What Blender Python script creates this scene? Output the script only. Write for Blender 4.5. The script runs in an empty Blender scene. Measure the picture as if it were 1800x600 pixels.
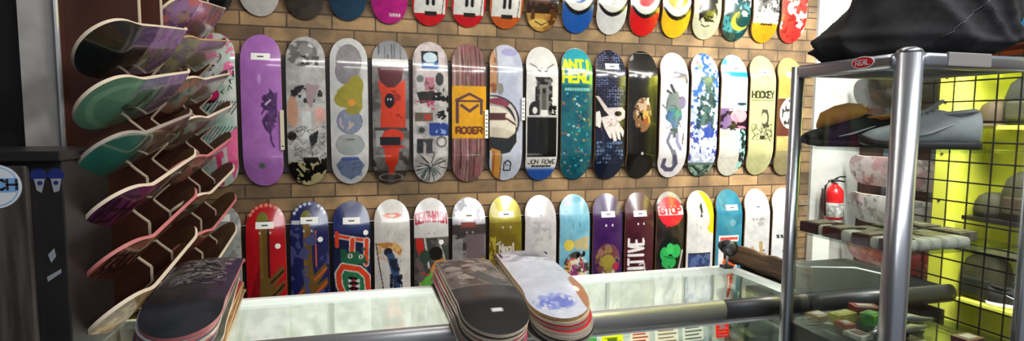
import bpy, bmesh, math, random
import numpy as np
from mathutils import Vector, Matrix
C = bpy.context.scene.collection
SC = bpy.context.scene
PI = math.pi

# ------------------------------------------------------------------ camera, world, light, exposure
FPX = 1000.0; YAW = .2681; PITCH = .0843; ROLL = .0065
cam = bpy.data.cameras.new('camera'); cam.sensor_fit = 'HORIZONTAL'; cam.sensor_width = 36
cam.lens = 36 * FPX / 1800; cam.clip_start = .05; cam.clip_end = 50
co = bpy.data.objects.new('camera', cam); C.objects.link(co); SC.camera = co
fw = Vector((math.sin(YAW) * math.cos(PITCH), math.cos(YAW) * math.cos(PITCH), -math.sin(PITCH)))
rt = Vector((math.cos(YAW), -math.sin(YAW), 0)); up = rt.cross(fw)
rt2 = rt * math.cos(ROLL) + up * math.sin(ROLL); up2 = up * math.cos(ROLL) - rt * math.sin(ROLL)
m = Matrix((rt2, up2, -fw)).transposed().to_4x4(); m.translation = (0, 0, 1.6); co.matrix_world = m

w = bpy.data.worlds.new('world'); SC.world = w; w.use_nodes = True
bg = w.node_tree.nodes['Background']; bg.inputs[0].default_value = (.8, .88, 1, 1); bg.inputs[1].default_value = .3
SC.view_settings.view_transform = 'Standard'; SC.view_settings.look = 'None'
SC.view_settings.exposure = -0.22; SC.view_settings.gamma = 1; SC.view_settings.use_curve_mapping = False
try:
    SC.cycles.use_denoising = True
    SC.cycles.max_bounces = 8; SC.cycles.transparent_max_bounces = 24; SC.cycles.sample_clamp_indirect = 6
except Exception: pass

def area(name, loc, target, sx, sy, power, col=(1, .95, .88)):
    l = bpy.data.lights.new(name, 'AREA'); l.shape = 'RECTANGLE'; l.size = sx; l.size_y = sy; l.energy = power; l.color = col
    o = bpy.data.objects.new(name, l); C.objects.link(o); o.location = loc
    o.rotation_euler = (Vector(target) - Vector(loc)).to_track_quat('-Z', 'Y').to_euler()
    return o
area('track_wash', (1.2, 1.75, 2.95), (1.3, 3.2, 1.3), 3.4, .12, 37)
area('track_wash_far', (2.7, 1.3, 2.95), (3.2, 3.0, 1.3), 1.2, .12, 15)
area('room_light', (.8, -.3, 2.95), (.9, 1.3, 1.0), 2.6, .25, 34, (.95, .97, 1))
area('case_fill', (2.0, .35, 2.95), (1.6, 1.4, 1.2), .9, .2, 60, (.97, .98, 1))
area('yellow_fill', (2.75, 1.9, 2.6), (3.3, 2.1, 1.3), .5, .3, 120, (1, .97, .9))  # fill light added to brighten the yellow display; no fixture stands there
area('yellow_fill_low', (2.6, 1.3, 2.35), (3.35, 2.2, 1.0), .4, .3, 40, (1, .97, .9))  # second added fill, lower, for the yellow shelves; has no fixture

# ------------------------------------------------------------------ helpers
def lin(c):
    return tuple((v / 255 / 12.92 if v <= 10 else ((v / 255 + .055) / 1.055) ** 2.4) for v in c[:3])
def mat(name, c=(128, 128, 128), rough=.5, metal=0, coat=0, noise=None, nscale=20, bump=0, spec=.5, stretch=None):
    M = bpy.data.materials.new(name); M.use_nodes = True; nt = M.node_tree; b = nt.nodes['Principled BSDF']
    b.inputs['Base Color'].default_value = (*lin(c), 1); b.inputs['Roughness'].default_value = rough
    b.inputs['Metallic'].default_value = metal; b.inputs['Coat Weight'].default_value = coat
    b.inputs['Coat Roughness'].default_value = .08; b.inputs['Specular IOR Level'].default_value = spec
    if noise is not None or bump:
        tc = nt.nodes.new('ShaderNodeTexCoord'); mp = nt.nodes.new('ShaderNodeMapping'); n = nt.nodes.new('ShaderNodeTexNoise')
        nt.links.new(tc.outputs['Object'], mp.inputs[0]); nt.links.new(mp.outputs[0], n.inputs['Vector'])
        n.inputs['Scale'].default_value = nscale; n.inputs['Detail'].default_value = 5
        if stretch: mp.inputs['Scale'].default_value = stretch
        if noise is not None:
            r = nt.nodes.new('ShaderNodeValToRGB'); r.color_ramp.elements[0].position = .38; r.color_ramp.elements[1].position = .62
            r.color_ramp.elements[0].color = (*lin(c), 1); r.color_ramp.elements[1].color = (*lin(noise), 1)
            nt.links.new(n.outputs['Fac'], r.inputs[0]); nt.links.new(r.outputs[0], b.inputs['Base Color'])
        if bump:
            bp = nt.nodes.new('ShaderNodeBump'); bp.inputs['Strength'].default_value = bump; bp.inputs['Distance'].default_value = .01
            nt.links.new(n.outputs['Fac'], bp.inputs['Height']); nt.links.new(bp.outputs[0], b.inputs['Normal'])
    return M
def glass(name, tint=(235, 245, 240), gloss=.03):
    M = bpy.data.materials.new(name); M.use_nodes = True; nt = M.node_tree; nt.nodes.remove(nt.nodes['Principled BSDF'])
    out = nt.nodes['Material Output']; t = nt.nodes.new('ShaderNodeBsdfTransparent'); g = nt.nodes.new('ShaderNodeBsdfGlossy')
    t.inputs[0].default_value = (*lin(tint), 1); g.inputs['Roughness'].default_value = .03
    lw = nt.nodes.new('ShaderNodeLayerWeight'); lw.inputs[0].default_value = .25
    mm = nt.nodes.new('ShaderNodeMath'); mm.operation = 'MULTIPLY_ADD'; mm.inputs[1].default_value = .3; mm.inputs[2].default_value = gloss
    mx = nt.nodes.new('ShaderNodeMixShader'); nt.links.new(lw.outputs['Fresnel'], mm.inputs[0]); nt.links.new(mm.outputs[0], mx.inputs[0])
    nt.links.new(t.outputs[0], mx.inputs[1]); nt.links.new(g.outputs[0], mx.inputs[2]); nt.links.new(mx.outputs[0], out.inputs[0])
    return M
def emit(name, c, s):
    M = bpy.data.materials.new(name); M.use_nodes = True; b = M.node_tree.nodes['Principled BSDF']
    b.inputs['Base Color'].default_value = (.8, .8, .8, 1); b.inputs['Emission Color'].default_value = (*lin(c), 1); b.inputs['Emission Strength'].default_value = s
    return M
def attrmat(name, rough=.25, coat=.5, metal=0):
    M = bpy.data.materials.new(name); M.use_nodes = True; nt = M.node_tree; b = nt.nodes['Principled BSDF']
    a = nt.nodes.new('ShaderNodeVertexColor'); a.layer_name = 'print'; nt.links.new(a.outputs[0], b.inputs['Base Color'])
    b.inputs['Roughness'].default_value = rough; b.inputs['Coat Weight'].default_value = coat; b.inputs['Coat Roughness'].default_value = .06; b.inputs['Metallic'].default_value = metal
    return M
class B:
    def __init__(s): s.bm = bmesh.new()
    def box(s, x0, y0, z0, x1, y1, z1, M=None, bev=0):
        r = bmesh.ops.create_cube(s.bm, size=1); vs = r['verts']
        for v in vs:
            v.co = Vector(((x0 + x1) / 2 + v.co.x * (x1 - x0), (y0 + y1) / 2 + v.co.y * (y1 - y0), (z0 + z1) / 2 + v.co.z * (z1 - z0)))
            if M is not None: v.co = M @ v.co
        if bev:
            es = list({e for v in vs for e in v.link_edges}); bmesh.ops.bevel(s.bm, geom=es, offset=bev, segments=2, affect='EDGES', profile=.6)
        return s
    def tube(s, pts, r, n=10, cap=True):
        pts = [Vector(p) for p in pts]; rings = []
        rr = r if isinstance(r, (list, tuple)) else [r] * len(pts)
        for i, p in enumerate(pts):
            d = (pts[min(i + 1, len(pts) - 1)] - pts[max(i - 1, 0)]).normalized()
            a = d.cross(Vector((0, 0, 1))) if abs(d.z) < .95 else d.cross(Vector((1, 0, 0)))
            a.normalize(); b = d.cross(a)
            rings.append([s.bm.verts.new(p + (a * math.cos(2 * PI * k / n) + b * math.sin(2 * PI * k / n)) * rr[i]) for k in range(n)])
        for A, D in zip(rings, rings[1:]):
            for k in range(n): s.bm.faces.new((A[k], A[(k + 1) % n], D[(k + 1) % n], D[k]))
        if cap: s.bm.faces.new(rings[0][::-1]); s.bm.faces.new(rings[-1])
        return s
    def prism(s, pts, a, b, fn):
        """polygon pts (2D) extruded between depth a and b; fn(u,v,d)->3D"""
        A = [s.bm.verts.new(fn(u, v, a)) for u, v in pts]; D = [s.bm.verts.new(fn(u, v, b)) for u, v in pts]; n = len(pts)
        s.bm.faces.new(A); s.bm.faces.new(D[::-1])
        for k in range(n): s.bm.faces.new((A[k], D[k], D[(k + 1) % n], A[(k + 1) % n]))
        return s
    def loft(s, rings, cap=True):
        R = [[s.bm.verts.new(p) for p in r] for r in rings]; n = len(R[0])
        for A, D in zip(R, R[1:]):
            for k in range(n): s.bm.faces.new((A[k], A[(k + 1) % n], D[(k + 1) % n], D[k]))
        if cap: s.bm.faces.new(R[0][::-1]); s.bm.faces.new(R[-1])
        return s
    def build(s, name, M, parent=None, smooth=False, at=None):
        bmesh.ops.recalc_face_normals(s.bm, faces=s.bm.faces)
        me = bpy.data.meshes.new(name)
        if at is not None:
            for v in s.bm.verts: v.co -= Vector(at)
        s.bm.to_mesh(me); s.bm.free(); me.materials.append(M)
        if smooth: me.polygons.foreach_set('use_smooth', [True] * len(me.polygons))
        o = bpy.data.objects.new(name, me); C.objects.link(o)
        if at is not None: o.location = at
        if parent is not None: o.parent = parent
        return o
def tag(o, label, cat, group=None):
    o['label'] = label; o['category'] = cat
    if group: o['group'] = group
    return o
def empty(name, loc=(0, 0, 0), rz=0):
    o = bpy.data.objects.new(name, None); C.objects.link(o); o.location = loc; o.rotation_euler.z = rz; return o
def struct(o): o['kind'] = 'structure'; return o

# ------------------------------------------------------------------ drawing of the printed graphics (colour per mesh point)
CW, CH = 112, 432; ASP = CH / CW
YY, XX = np.mgrid[0:CH, 0:CW]; XX = (XX + .5) / CW; YY = (YY + .5) / CH
def vnoise(sc, seed, asp=1.0):
    rs = np.random.RandomState(seed); out = np.zeros((CH, CW)); amp = 1; tot = 0
    for o in range(3):
        k = sc * 2 ** o; gx = int(k) + 3; gy = int(k * ASP * asp) + 3; g = rs.rand(gy, gx)
        x = XX * k; y = YY * k * ASP * asp; xi = x.astype(int); yi = y.astype(int); fx = x - xi; fy = y - yi
        fx = fx * fx * (3 - 2 * fx); fy = fy * fy * (3 - 2 * fy)
        v = g[yi, xi] * (1 - fx) * (1 - fy) + g[yi, xi + 1] * fx * (1 - fy) + g[yi + 1, xi] * (1 - fx) * fy + g[yi + 1, xi + 1] * fx * fy
        out += v * amp; tot += amp; amp *= .55
    return out / tot
FONT = { '*': [[(0,1),(3,0),(1,3),(4,4),(2,6)],[(0,5),(3,2)]], 'X': [[(0,0),(4,6)],[(4,0),(0,6)]],  # strokes on a 4 wide, 6 high grid (y down)
 'A': [[(0,6),(2,0),(4,6)],[(1,4),(3,4)]], 'B': [[(0,0),(0,6),(3,6),(4,5),(4,4),(3,3),(0,3)],[(3,3),(4,2),(4,1),(3,0),(0,0)]],
 'C': [[(4,1),(3,0),(1,0),(0,1),(0,5),(1,6),(3,6),(4,5)]], 'D': [[(0,0),(0,6),(2.6,6),(4,4.6),(4,1.4),(2.6,0),(0,0)]],
 'E': [[(4,0),(0,0),(0,6),(4,6)],[(0,3),(3,3)]], 'F': [[(4,0),(0,0),(0,6)],[(0,3),(3,3)]],
 'G': [[(4,1),(3,0),(1,0),(0,1),(0,5),(1,6),(3,6),(4,5),(4,3),(2.4,3)]], 'H': [[(0,0),(0,6)],[(4,0),(4,6)],[(0,3),(4,3)]],
 'I': [[(2,0),(2,6)]], 'J': [[(4,0),(4,5),(3,6),(1,6),(0,5)]], 'K': [[(0,0),(0,6)],[(4,0),(0,3.3),(4,6)]], 'L': [[(0,0),(0,6),(4,6)]],
 'M': [[(0,6),(0,0),(2,3),(4,0),(4,6)]], 'N': [[(0,6),(0,0),(4,6),(4,0)]], 'O': [[(1,0),(3,0),(4,1),(4,5),(3,6),(1,6),(0,5),(0,1),(1,0)]],
 'P': [[(0,6),(0,0),(3,0),(4,1),(4,2.4),(3,3.3),(0,3.3)]], 'R': [[(0,6),(0,0),(3,0),(4,1),(4,2.2),(3,3),(0,3)],[(2,3),(4,6)]],
 'S': [[(4,1),(3,0),(1,0),(0,1),(0,2),(1,3),(3,3),(4,4),(4,5),(3,6),(1,6),(0,5)]], 'T': [[(0,0),(4,0)],[(2,0),(2,6)]],
 'U': [[(0,0),(0,5),(1,6),(3,6),(4,5),(4,0)]], 'V': [[(0,0),(2,6),(4,0)]], 'W': [[(0,0),(1,6),(2,2),(3,6),(4,0)]],
 'Y': [[(0,0),(2,3),(4,0)],[(2,3),(2,6)]], 'Z': [[(0,0),(4,0),(0,6),(4,6)]], ' ': [],
 'a': [[(4,2.4),(4,6)],[(4,3),(3,2.3),(1,2.3),(0,3.3),(0,5),(1,6),(3,6),(4,5)]], 'e': [[(0,4),(4,4),(4,3),(3,2.3),(1,2.3),(0,3.3),(0,5),(1,6),(4,6)]],
 'l': [[(2,-.5),(2,6)]], '5': [[(4,0),(0,0),(0,3),(3,3),(4,4),(4,5),(3,6),(0,6)]]}
class Cv:
    def __init__(s, c, c2=None, sc=3, seed=1):
        s.a = np.zeros((CH, CW, 3)); s.a[:] = c
        if c2 is not None:
            n = vnoise(sc, seed)[..., None]; n = np.clip((n - .35) / .3, 0, 1); s.a = s.a * (1 - n) + np.array(c2) * n
    def mix(s, msk, c, al=1): s.a = s.a * (1 - (msk * al)[..., None]) + np.array(c, float) * (msk * al)[..., None]; return s
    def r(s, x0, y0, x1, y1, c, al=1): return s.mix(((XX >= x0) & (XX <= x1) & (YY >= y0) & (YY <= y1)) * 1., c, al)
    def e(s, cx, cy, rx, ry, c, al=1, ring=0):
        d = ((XX - cx) / rx) ** 2 + ((YY - cy) / ry) ** 2
        return s.mix(((d < 1) & (d > ring)) * 1., c, al)
    def p(s, pts, c, al=1):
        ins = np.zeros_like(XX, bool); n = len(pts)
        for i in range(n):
            (x1, y1), (x2, y2) = pts[i], pts[(i + 1) % n]
            if y1 == y2: continue
            ins ^= ((YY < y1) != (YY < y2)) & (XX < (x2 - x1) * (YY - y1) / (y2 - y1) + x1)
        return s.mix(ins * 1., c, al)
    def l(s, pts, wd, c, al=1):
        m_ = np.zeros_like(XX, bool)
        for (x1, y1), (x2, y2) in zip(pts, pts[1:]):
            dx, dy = x2 - x1, (y2 - y1) * ASP; L2 = dx * dx + dy * dy + 1e-9
            t = np.clip(((XX - x1) * dx + (YY - y1) * ASP * dy) / L2, 0, 1)
            m_ |= ((XX - x1 - t * dx) ** 2 + ((YY - y1) * ASP - t * dy) ** 2) < (wd / 2) ** 2
        return s.mix(m_ * 1., c, al)
    def n(s, sc, th, c, seed, box=(0, 0, 1, 1), al=1, asp=1.0):
        m_ = (vnoise(sc, seed, asp) > th) & (XX >= box[0]) & (XX <= box[2]) & (YY >= box[1]) & (YY <= box[3])
        return s.mix(m_ * 1., c, al)
    def ne(s, sc, th, c, seed, cx, cy, rx, ry, al=1):
        d = ((XX - cx) / rx) ** 2 + ((YY - cy) / ry) ** 2
        return s.mix(((vnoise(sc, seed) > th) & (d < 1)) * 1., c, al)
    def st(s, n, c, seed, box=(0, 0, 1, 1), al=.8):
        rs = np.random.RandomState(seed)
        for _ in range(n):
            x = rs.uniform(box[0], box[2]); y0, y1 = sorted(rs.uniform(box[1], box[3], 2)); s.r(x, y0 - .03, x + rs.uniform(.012, .04), y1 + .03, c, al)
        return s.r(0, 0, 0, 0, c)
    def sk(s, n, c, seed, box, wd=.02, ln=.12):
        rs = np.random.RandomState(seed)
        for _ in range(n):
            x = rs.uniform(box[0], box[2]); y = rs.uniform(box[1], box[3]); q = [(x, y)]
            for k in range(3): x += rs.uniform(-ln, ln); y += rs.uniform(-ln, ln) / ASP; q.append((min(max(x, box[0]), box[2]), min(max(y, box[1]), box[3])))
            s.l(q, wd, c)
        return s
    def t(s, txt, x, y, wd, h, c, lw=.03, rot=False, arc=0):
        n = len(txt); cw = wd / (n + (n - 1) * .25)
        for i, ch in enumerate(txt):
            ox = i * cw * 1.25
            for stk in FONT.get(ch, []):
                pts = []
                for a, b in stk:
                    px = ox + a / 4 * cw; py = b / 6 * h
                    if rot: X, Y = x + py, y - px           # reads upward; wd given in canvas y units, h in x units
                    else: X, Y = x + px, y + py + arc * (2 * (px / wd) - 1) ** 2
                    pts.append((X, Y))
                s.l(pts, lw, c)
        return s
K = (18, 16, 16); Wh = (222, 220, 216)

# ------------------------------------------------------------------ skateboard deck
DL, DW, TH = .80, .194, .0105
_s = np.linspace(0, DL / 2, 2001); _th = math.radians(20) * np.clip((_s - .205) / .075, 0, 1) ** 2 * (3 - 2 * np.clip((_s - .205) / .075, 0, 1))
_z = np.concatenate([[0], np.cumsum(np.cos(_th[:-1]) * np.diff(_s))]); _y = np.concatenate([[0], np.cumsum(np.sin(_th[:-1]) * np.diff(_s))])
TIP = float(_y[-1]) + TH; HALF = float(_z[-1])
def prof(s):  # s>0 towards the top end
    a = np.abs(s); return np.sign(s) * np.interp(a, _s, _z), np.interp(a, _s, _y), np.interp(a, _s, _th) * np.sign(s)
def halfw(s, W=DW):
    e = DL / 2 - np.abs(s); r = .125
    t = np.clip(1 - e / r, 0, 1); hw = W / 2 * (1 - t ** 2.15) ** (1 / 2.0)
    return np.maximum(hw - .0016 * np.clip((np.abs(s) - .1) / .2, 0, 1), .004)
def surf(x, s, off=0):
    z, y, th = prof(s); fade = np.clip(1.25 - (np.abs(s) / (DL / 2)) ** 3, 0.15, 1)
    y = y + .010 * (x / (DW / 2)) ** 2 * fade
    return x, y + off * np.cos(th), z - off * np.sin(th)
def sample(cv, x, s):
    u = np.clip((x / DW + .5) * CW - .5, 0, CW - 1.001); v = np.clip((.5 - s / DL) * CH - .5, 0, CH - 1.001)
    ui = u.astype(int); vi = v.astype(int); fu = (u - ui)[..., None]; fv = (v - vi)[..., None]; a = cv.a
    return (a[vi, ui] * (1 - fu) * (1 - fv) + a[vi, ui + 1] * fu * (1 - fv) + a[vi + 1, ui] * (1 - fu) * fv + a[vi + 1, ui + 1] * fu * fv)
MG = attrmat('printed_gloss', .2, .5); MGM = attrmat('printed_metallic_foil', .3, .5, .35)
MGF = attrmat('printed_satin', .33, .0)
PLY = [mat('ply_edge_maple', (196, 160, 112), .5, noise=(170, 128, 84), nscale=60), mat('ply_edge_grey', (150, 140, 130), .5), mat('ply_edge_red', (150, 40, 40), .5),
       mat('ply_edge_pale', (216, 200, 176), .5), mat('ply_edge_pink', (190, 110, 110), .5)]
BACK = mat('deck_back_wood', (120, 84, 54), .5, noise=(92, 60, 38), nscale=14, stretch=(8, 8, 1))
GRAIN = Cv((1, 1, 1)); GRAIN.a = GRAIN.a * (.93 + .14 * vnoise(9, 77))[..., None] * (.95 + .1 * vnoise(2.2, 78))[..., None]
def deck_mesh(cv, nu=56, nv=208, foil=False, ply=0):
    ss = np.linspace(DL / 2 - .0006, -DL / 2 + .0006, nv); hw = halfw(ss)
    def grid(nu_, off):
        u = np.linspace(-1, 1, nu_); X = u[None, :] * hw[:, None]; S = np.repeat(ss[:, None], nu_, 1)
        x, y, z = surf(X, S, off); return np.stack([x, y, z], -1).reshape(-1, 3), X.ravel(), S.ravel()
    Vf, Xf, Sf = grid(nu, 0); Vb, Xb, Sb = grid(5, TH)
    def quads(nu_, nv_, o, flip):
        i, j = np.mgrid[0:nv_ - 1, 0:nu_ - 1]; a = (i * nu_ + j + o).ravel(); q = np.stack([a, a + nu_, a + nu_ + 1, a + 1], -1)
        return q[:, ::-1] if flip else q
    o2 = len(Vf); q1 = quads(nu, nv, 0, False); q2 = quads(5, nv, o2, True)
    # outline rings (front then back) with own points
    idx = list(range(0, nv * nu, nu)) + list(range((nv - 1) * nu + nu - 1, 0, -nu)); idb = list(range(0, nv * 5, 5)) + list(range((nv - 1) * 5 + 4, 0, -5))
    o3 = o2 + len(Vb); n = len(idx); Vs = np.concatenate([Vf[idx], Vb[idb]]); k = np.arange(n); kk = (k + 1) % n
    q3 = np.stack([o3 + k, o3 + kk, o3 + n + kk, o3 + n + k], -1)
    V = np.concatenate([Vf, Vb, Vs]); Q = np.concatenate([q1, q2, q3])
    me = bpy.data.meshes.new('skateboard_deck'); me.vertices.add(len(V)); me.vertices.foreach_set('co', V.ravel().astype(np.float32))
    me.loops.add(len(Q) * 4); me.loops.foreach_set('vertex_index', Q.ravel().astype(np.int32))
    me.polygons.add(len(Q)); me.polygons.foreach_set('loop_start', (np.arange(len(Q)) * 4).astype(np.int32))
    mi = np.concatenate([np.zeros(len(q1)), np.full(len(q2), 2), np.full(len(q3), 1)]).astype(np.int32); me.polygons.foreach_set('material_index', mi)
    me.polygons.foreach_set('use_smooth', np.ones(len(Q), bool)); me.update(calc_edges=True)
    for M in (MGM if foil else MG, PLY[ply], BACK): me.materials.append(M)
    col = np.ones((len(V), 4), np.float32); c = sample(cv, Xf, Sf) / 255 * sample(GRAIN, Xf, Sf); c = (c * .92 + c.mean(-1, keepdims=True) * .08) * .9; c = np.where(c <= .04045, c / 12.92, ((np.clip(c, 0, 1) + .055) / 1.055) ** 2.4)
    col[:len(Vf), :3] = c
    at = me.color_attributes.new('print', 'FLOAT_COLOR', 'POINT'); at.data.foreach_set('color', col.ravel())
    return me
def patch(name, M, parent, u0, u1, v0, v1, lift=.0012, nx=6, ny=8, rnd=False):
    """a thin sticker that follows the printed face; u 0..1 across, v 0..1 down"""
    b = bmesh.new(); g = []
    for k, off in enumerate((-lift, .0003)):
        L = []
        for j in range(ny + 1):
            row = []
            for i in range(nx + 1):
                uu, vv = i / nx, j / ny
                if rnd:
                    a_, b_ = 2 * uu - 1, 2 * vv - 1; uu = .5 + .5 * a_ * math.sqrt(1 - b_ * b_ / 2); vv = .5 + .5 * b_ * math.sqrt(1 - a_ * a_ / 2)
                x = ((u0 + (u1 - u0) * uu) - .5) * DW; s = (.5 - (v0 + (v1 - v0) * vv)) * DL
                X, Y, Z = surf(np.array(x), np.array(s), off); row.append(b.verts.new((float(X), float(Y), float(Z))))
            L.append(row)
        g.append(L)
    for L in g:
        for j in range(ny):
            for i in range(nx): b.faces.new((L[j][i], L[j + 1][i], L[j + 1][i + 1], L[j][i + 1]))
    per = [(0, i) for i in range(nx)] + [(j, nx) for j in range(ny)] + [(ny, i) for i in range(nx, 0, -1)] + [(j, 0) for j in range(ny, 0, -1)]
    for (a, c), (d, e) in zip(per, per[1:] + per[:1]): b.faces.new((g[0][a][c], g[0][d][e], g[1][d][e], g[1][a][c]))
    bmesh.ops.recalc_face_normals(b, faces=b.faces)
    me = bpy.data.meshes.new(name); b.to_mesh(me); b.free(); me.materials.append(M)
    o = bpy.data.objects.new(name, me); C.objects.link(o); o.parent = parent; return o
M_LABEL = mat('label_paper', (232, 232, 228), .4); M_INK = mat('label_ink', (60, 60, 64), .5); M_STRIP = mat('strip_card', (206, 196, 172), .5)
def deck(cv, label, group, mtx, foil=False, ply=0, price=None, bolts=None, lo=False, dot=None, flat=False):
    me = deck_mesh(cv, 30, 120, foil, ply) if lo else deck_mesh(cv, foil=foil, ply=ply)
    if flat: me.materials[0] = MGF
    o = bpy.data.objects.new('skateboard_deck', me); C.objects.link(o); o.matrix_world = mtx
    tag(o, label, 'skateboard deck', group)
    if price:
        cx, cv_ = price; pl = patch('price_label', M_LABEL, o, cx - .23, cx + .23, cv_ - .023, cv_ + .023)
        patch('print_line', M_INK, pl, cx - .08, cx + .08, cv_ - .004, cv_ + .005, .0018, 2, 2)
    if dot: patch('round_sticker', M_LABEL, o, dot[0] - .07, dot[0] + .07, dot[1] - .018, dot[1] + .018, rnd=True)
    return o

# ------------------------------------------------------------------ setting
WY = 3.215
M = bpy.data.materials.new('brick'); M.use_nodes = True; nt = M.node_tree; b = nt.nodes['Principled BSDF']
tc = nt.nodes.new('ShaderNodeTexCoord'); sp = nt.nodes.new('ShaderNodeSeparateXYZ'); cb = nt.nodes.new('ShaderNodeCombineXYZ')
nt.links.new(tc.outputs['Object'], sp.inputs[0]); nt.links.new(sp.outputs[0], cb.inputs[0]); nt.links.new(sp.outputs[2], cb.inputs[1])
br = nt.nodes.new('ShaderNodeTexBrick'); nt.links.new(cb.outputs[0], br.inputs['Vector']); br.inputs['Scale'].default_value = 1
br.inputs['Brick Width'].default_value = .225; br.inputs['Row Height'].default_value = .0745; br.inputs['Mortar Size'].default_value = .0045; br.inputs['Mortar Smooth'].default_value = .3
br.inputs['Color1'].default_value = (*lin((156, 128, 92)), 1); br.inputs['Color2'].default_value = (*lin((100, 80, 58)), 1); br.inputs['Mortar'].default_value = (*lin((74, 58, 46)), 1)
no = nt.nodes.new('ShaderNodeTexNoise'); no.inputs['Scale'].default_value = 7; no.inputs['Detail'].default_value = 6; nt.links.new(tc.outputs['Object'], no.inputs['Vector'])
rp = nt.nodes.new('ShaderNodeValToRGB'); rp.color_ramp.elements[0].color = (.5, .5, .5, 1); rp.color_ramp.elements[1].color = (1.35, 1.3, 1.2, 1); rp.color_ramp.elements[0].position = .35; rp.color_ramp.elements[1].position = .68
nt.links.new(no.outputs['Fac'], rp.inputs[0]); mx = nt.nodes.new('ShaderNodeMixRGB'); mx.blend_type = 'MULTIPLY'; mx.inputs[0].default_value = .9
nt.links.new(br.outputs['Color'], mx.inputs[1]); nt.links.new(rp.outputs[0], mx.inputs[2]); nt.links.new(mx.outputs[0], b.inputs['Base Color']); b.inputs['Roughness'].default_value = .75
bu = nt.nodes.new('ShaderNodeBump'); bu.inputs['Distance'].default_value = .01; bu.inputs['Strength'].default_value = .6; iv = nt.nodes.new('ShaderNodeMath'); iv.operation = 'SUBTRACT'; iv.inputs[0].default_value = 1
nt.links.new(br.outputs['Fac'], iv.inputs[1]); nt.links.new(iv.outputs[0], bu.inputs['Height']); nt.links.new(bu.outputs[0], b.inputs['Normal'])
M_BRICK = M
M_WHITEWALL = mat('painted_plaster', (190, 190, 188), .7, noise=(172, 172, 170), nscale=6, bump=.15)
M_BROWN = mat('brown_laminate', (74, 40, 28), .4, noise=(62, 33, 24), nscale=5)
M_FLOOR = mat('grey_floor', (70, 66, 62), .5, noise=(84, 80, 76), nscale=4); M_CEIL = mat('dark_ceiling', (60, 60, 62), .8)
struct(B().box(-1.6, WY, 0, 3.0, WY + .15, 3.1).build('wall_back', M_BRICK))
struct(B().box(3.0, WY - .02, 0, 3.5, WY + .15, 3.1).build('wall_back_plaster', M_WHITEWALL))
struct(B().box(3.42, -1.2, 0, 3.57, WY - .021, 3.1).build('wall_right', mat('dark_wall', (66, 54, 48), .6, noise=(80, 66, 58), nscale=5)))
struct(B().box(-1.75, -1.2, 0, -1.6, WY, 3.1).build('wall_left', mat('dim_wall', (36, 36, 40), .7, noise=(46, 46, 50), nscale=5)))
struct(B().box(-1.75, -1.2, -.1, 3.57, WY + .15, 0).build('floor', M_FLOOR))
struct(B().box(-1.75, -1.2, 3.1, 3.57, WY + .15, 3.2).build('ceiling', M_CEIL))
# thin strip lights on the ceiling
M_TUBE = emit('lamp_tube', (255, 246, 230), 9); M_FIX = mat('lamp_metal', (200, 200, 200), .5)
for i, (x, y) in enumerate(((.3, 1.55), (1.9, 1.55), (.4, .2), (1.8, .2))):
    t = empty('ceiling_strip_light', (x, y, 3.1)); tag(t, 'tube light on the ceiling ' + ('above the left part of the counter', 'above the right end of the counter', 'behind the viewer on the deck rack side', 'behind the viewer on the display case side')[i], 'ceiling light', 'ceiling tube lights')
    B().box(-.72, -.05, -.05, .72, .05, 0, bev=.008).build('housing', M_FIX, t); B().tube([(-.68, 0, -.07), (.68, 0, -.07)], .018).build('tube', M_TUBE, t, True)
# steel wires that run behind the decks of each row
M_STEEL = mat('brushed_steel', (176, 176, 178), .36, .7); M_CHROME = mat('satin_aluminium', (176, 178, 184), .28, .9, bump=.02, nscale=80, stretch=(1, 1, .05)); M_DKST = mat('dark_steel', (86, 86, 88), .4, .6)
for z, lb in ((2.35, 'upper'), (1.915, 'middle'), (1.05, 'lower')):
    tag(B().tube([(-.75, WY - .006, z), (2.98, WY - .006, z)], .0035, 8).build('wall_rail', M_STEEL), 'thin pale steel rail running behind the %s row of decks' % lb, 'rail', 'rails behind the decks')

# ------------------------------------------------------------------ wall decks
SPC = .2155; X0 = -.4608; ZC2 = 1.6 + .4424 - HALF; ZB1 = 1.6 + .5305 + HALF; ZT3 = 1.6 - .4291 - HALF
def wallmtx(i, zc, dx=0, lean=0): return Matrix.Translation((X0 + SPC * i + dx, WY - TIP - .0005, zc)) @ Matrix.Rotation(lean, 4, 'Y')
R1, R2, R3 = 'decks in the top row on the brick wall', 'decks in the middle row on the brick wall', 'decks in the bottom row on the brick wall'
def g_swoosh(c, dark):
    v = Cv(c); v.e(.5, .62, .62, .245, K).e(.5, .6, .6, .235, Wh).e(.5, .565, .5, .215, c)
    if dark: v.e(.5, .56, .44, .18, (150, 150, 150), ring=.93)
    return v.r(0, 0, 1, .45, c)
def g_block(c):
    v = Cv(c); return v.r(.06, .3, .94, .915, Wh).r(.36, .9, .7, .93, (40, 36, 36)).t('II', .36, .79, .3, .06, K, .09).l([(.84, .92), (.88, .8)], .02, K)
g1 = {}
g1[-1] = (Cv((22, 20, 20)), 'glossy black deck at the left end of the top row')
g1[0] = (Cv((196, 192, 188)), 'plain pale grey deck in the top row')
g1[1] = (Cv((58, 48, 42), (80, 70, 62)).r(0, 0, 1, .6, (40, 36, 34)), 'dark brown glossy deck in the top row')
g1[2] = (Cv((22, 50, 78), (30, 64, 92)).e(.5, .83, .2, .02, Wh), 'dark navy blue deck in the top row')
g1[3] = (Cv((168, 14, 116), (190, 24, 130)).t('****', .5, .93, .3, .02, Wh, .02), 'plain magenta deck in the top row')
g1[4] = (g_block((206, 12, 26)), 'red deck with a white block, beside the magenta deck in the top row')
g1[5] = (g_block((200, 10, 24)), 'red deck with a white block, beside the orange-brown deck in the top row')
g1[6] = (g_block((196, 82, 26)), 'orange-brown deck with a white block in the top row')
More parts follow.
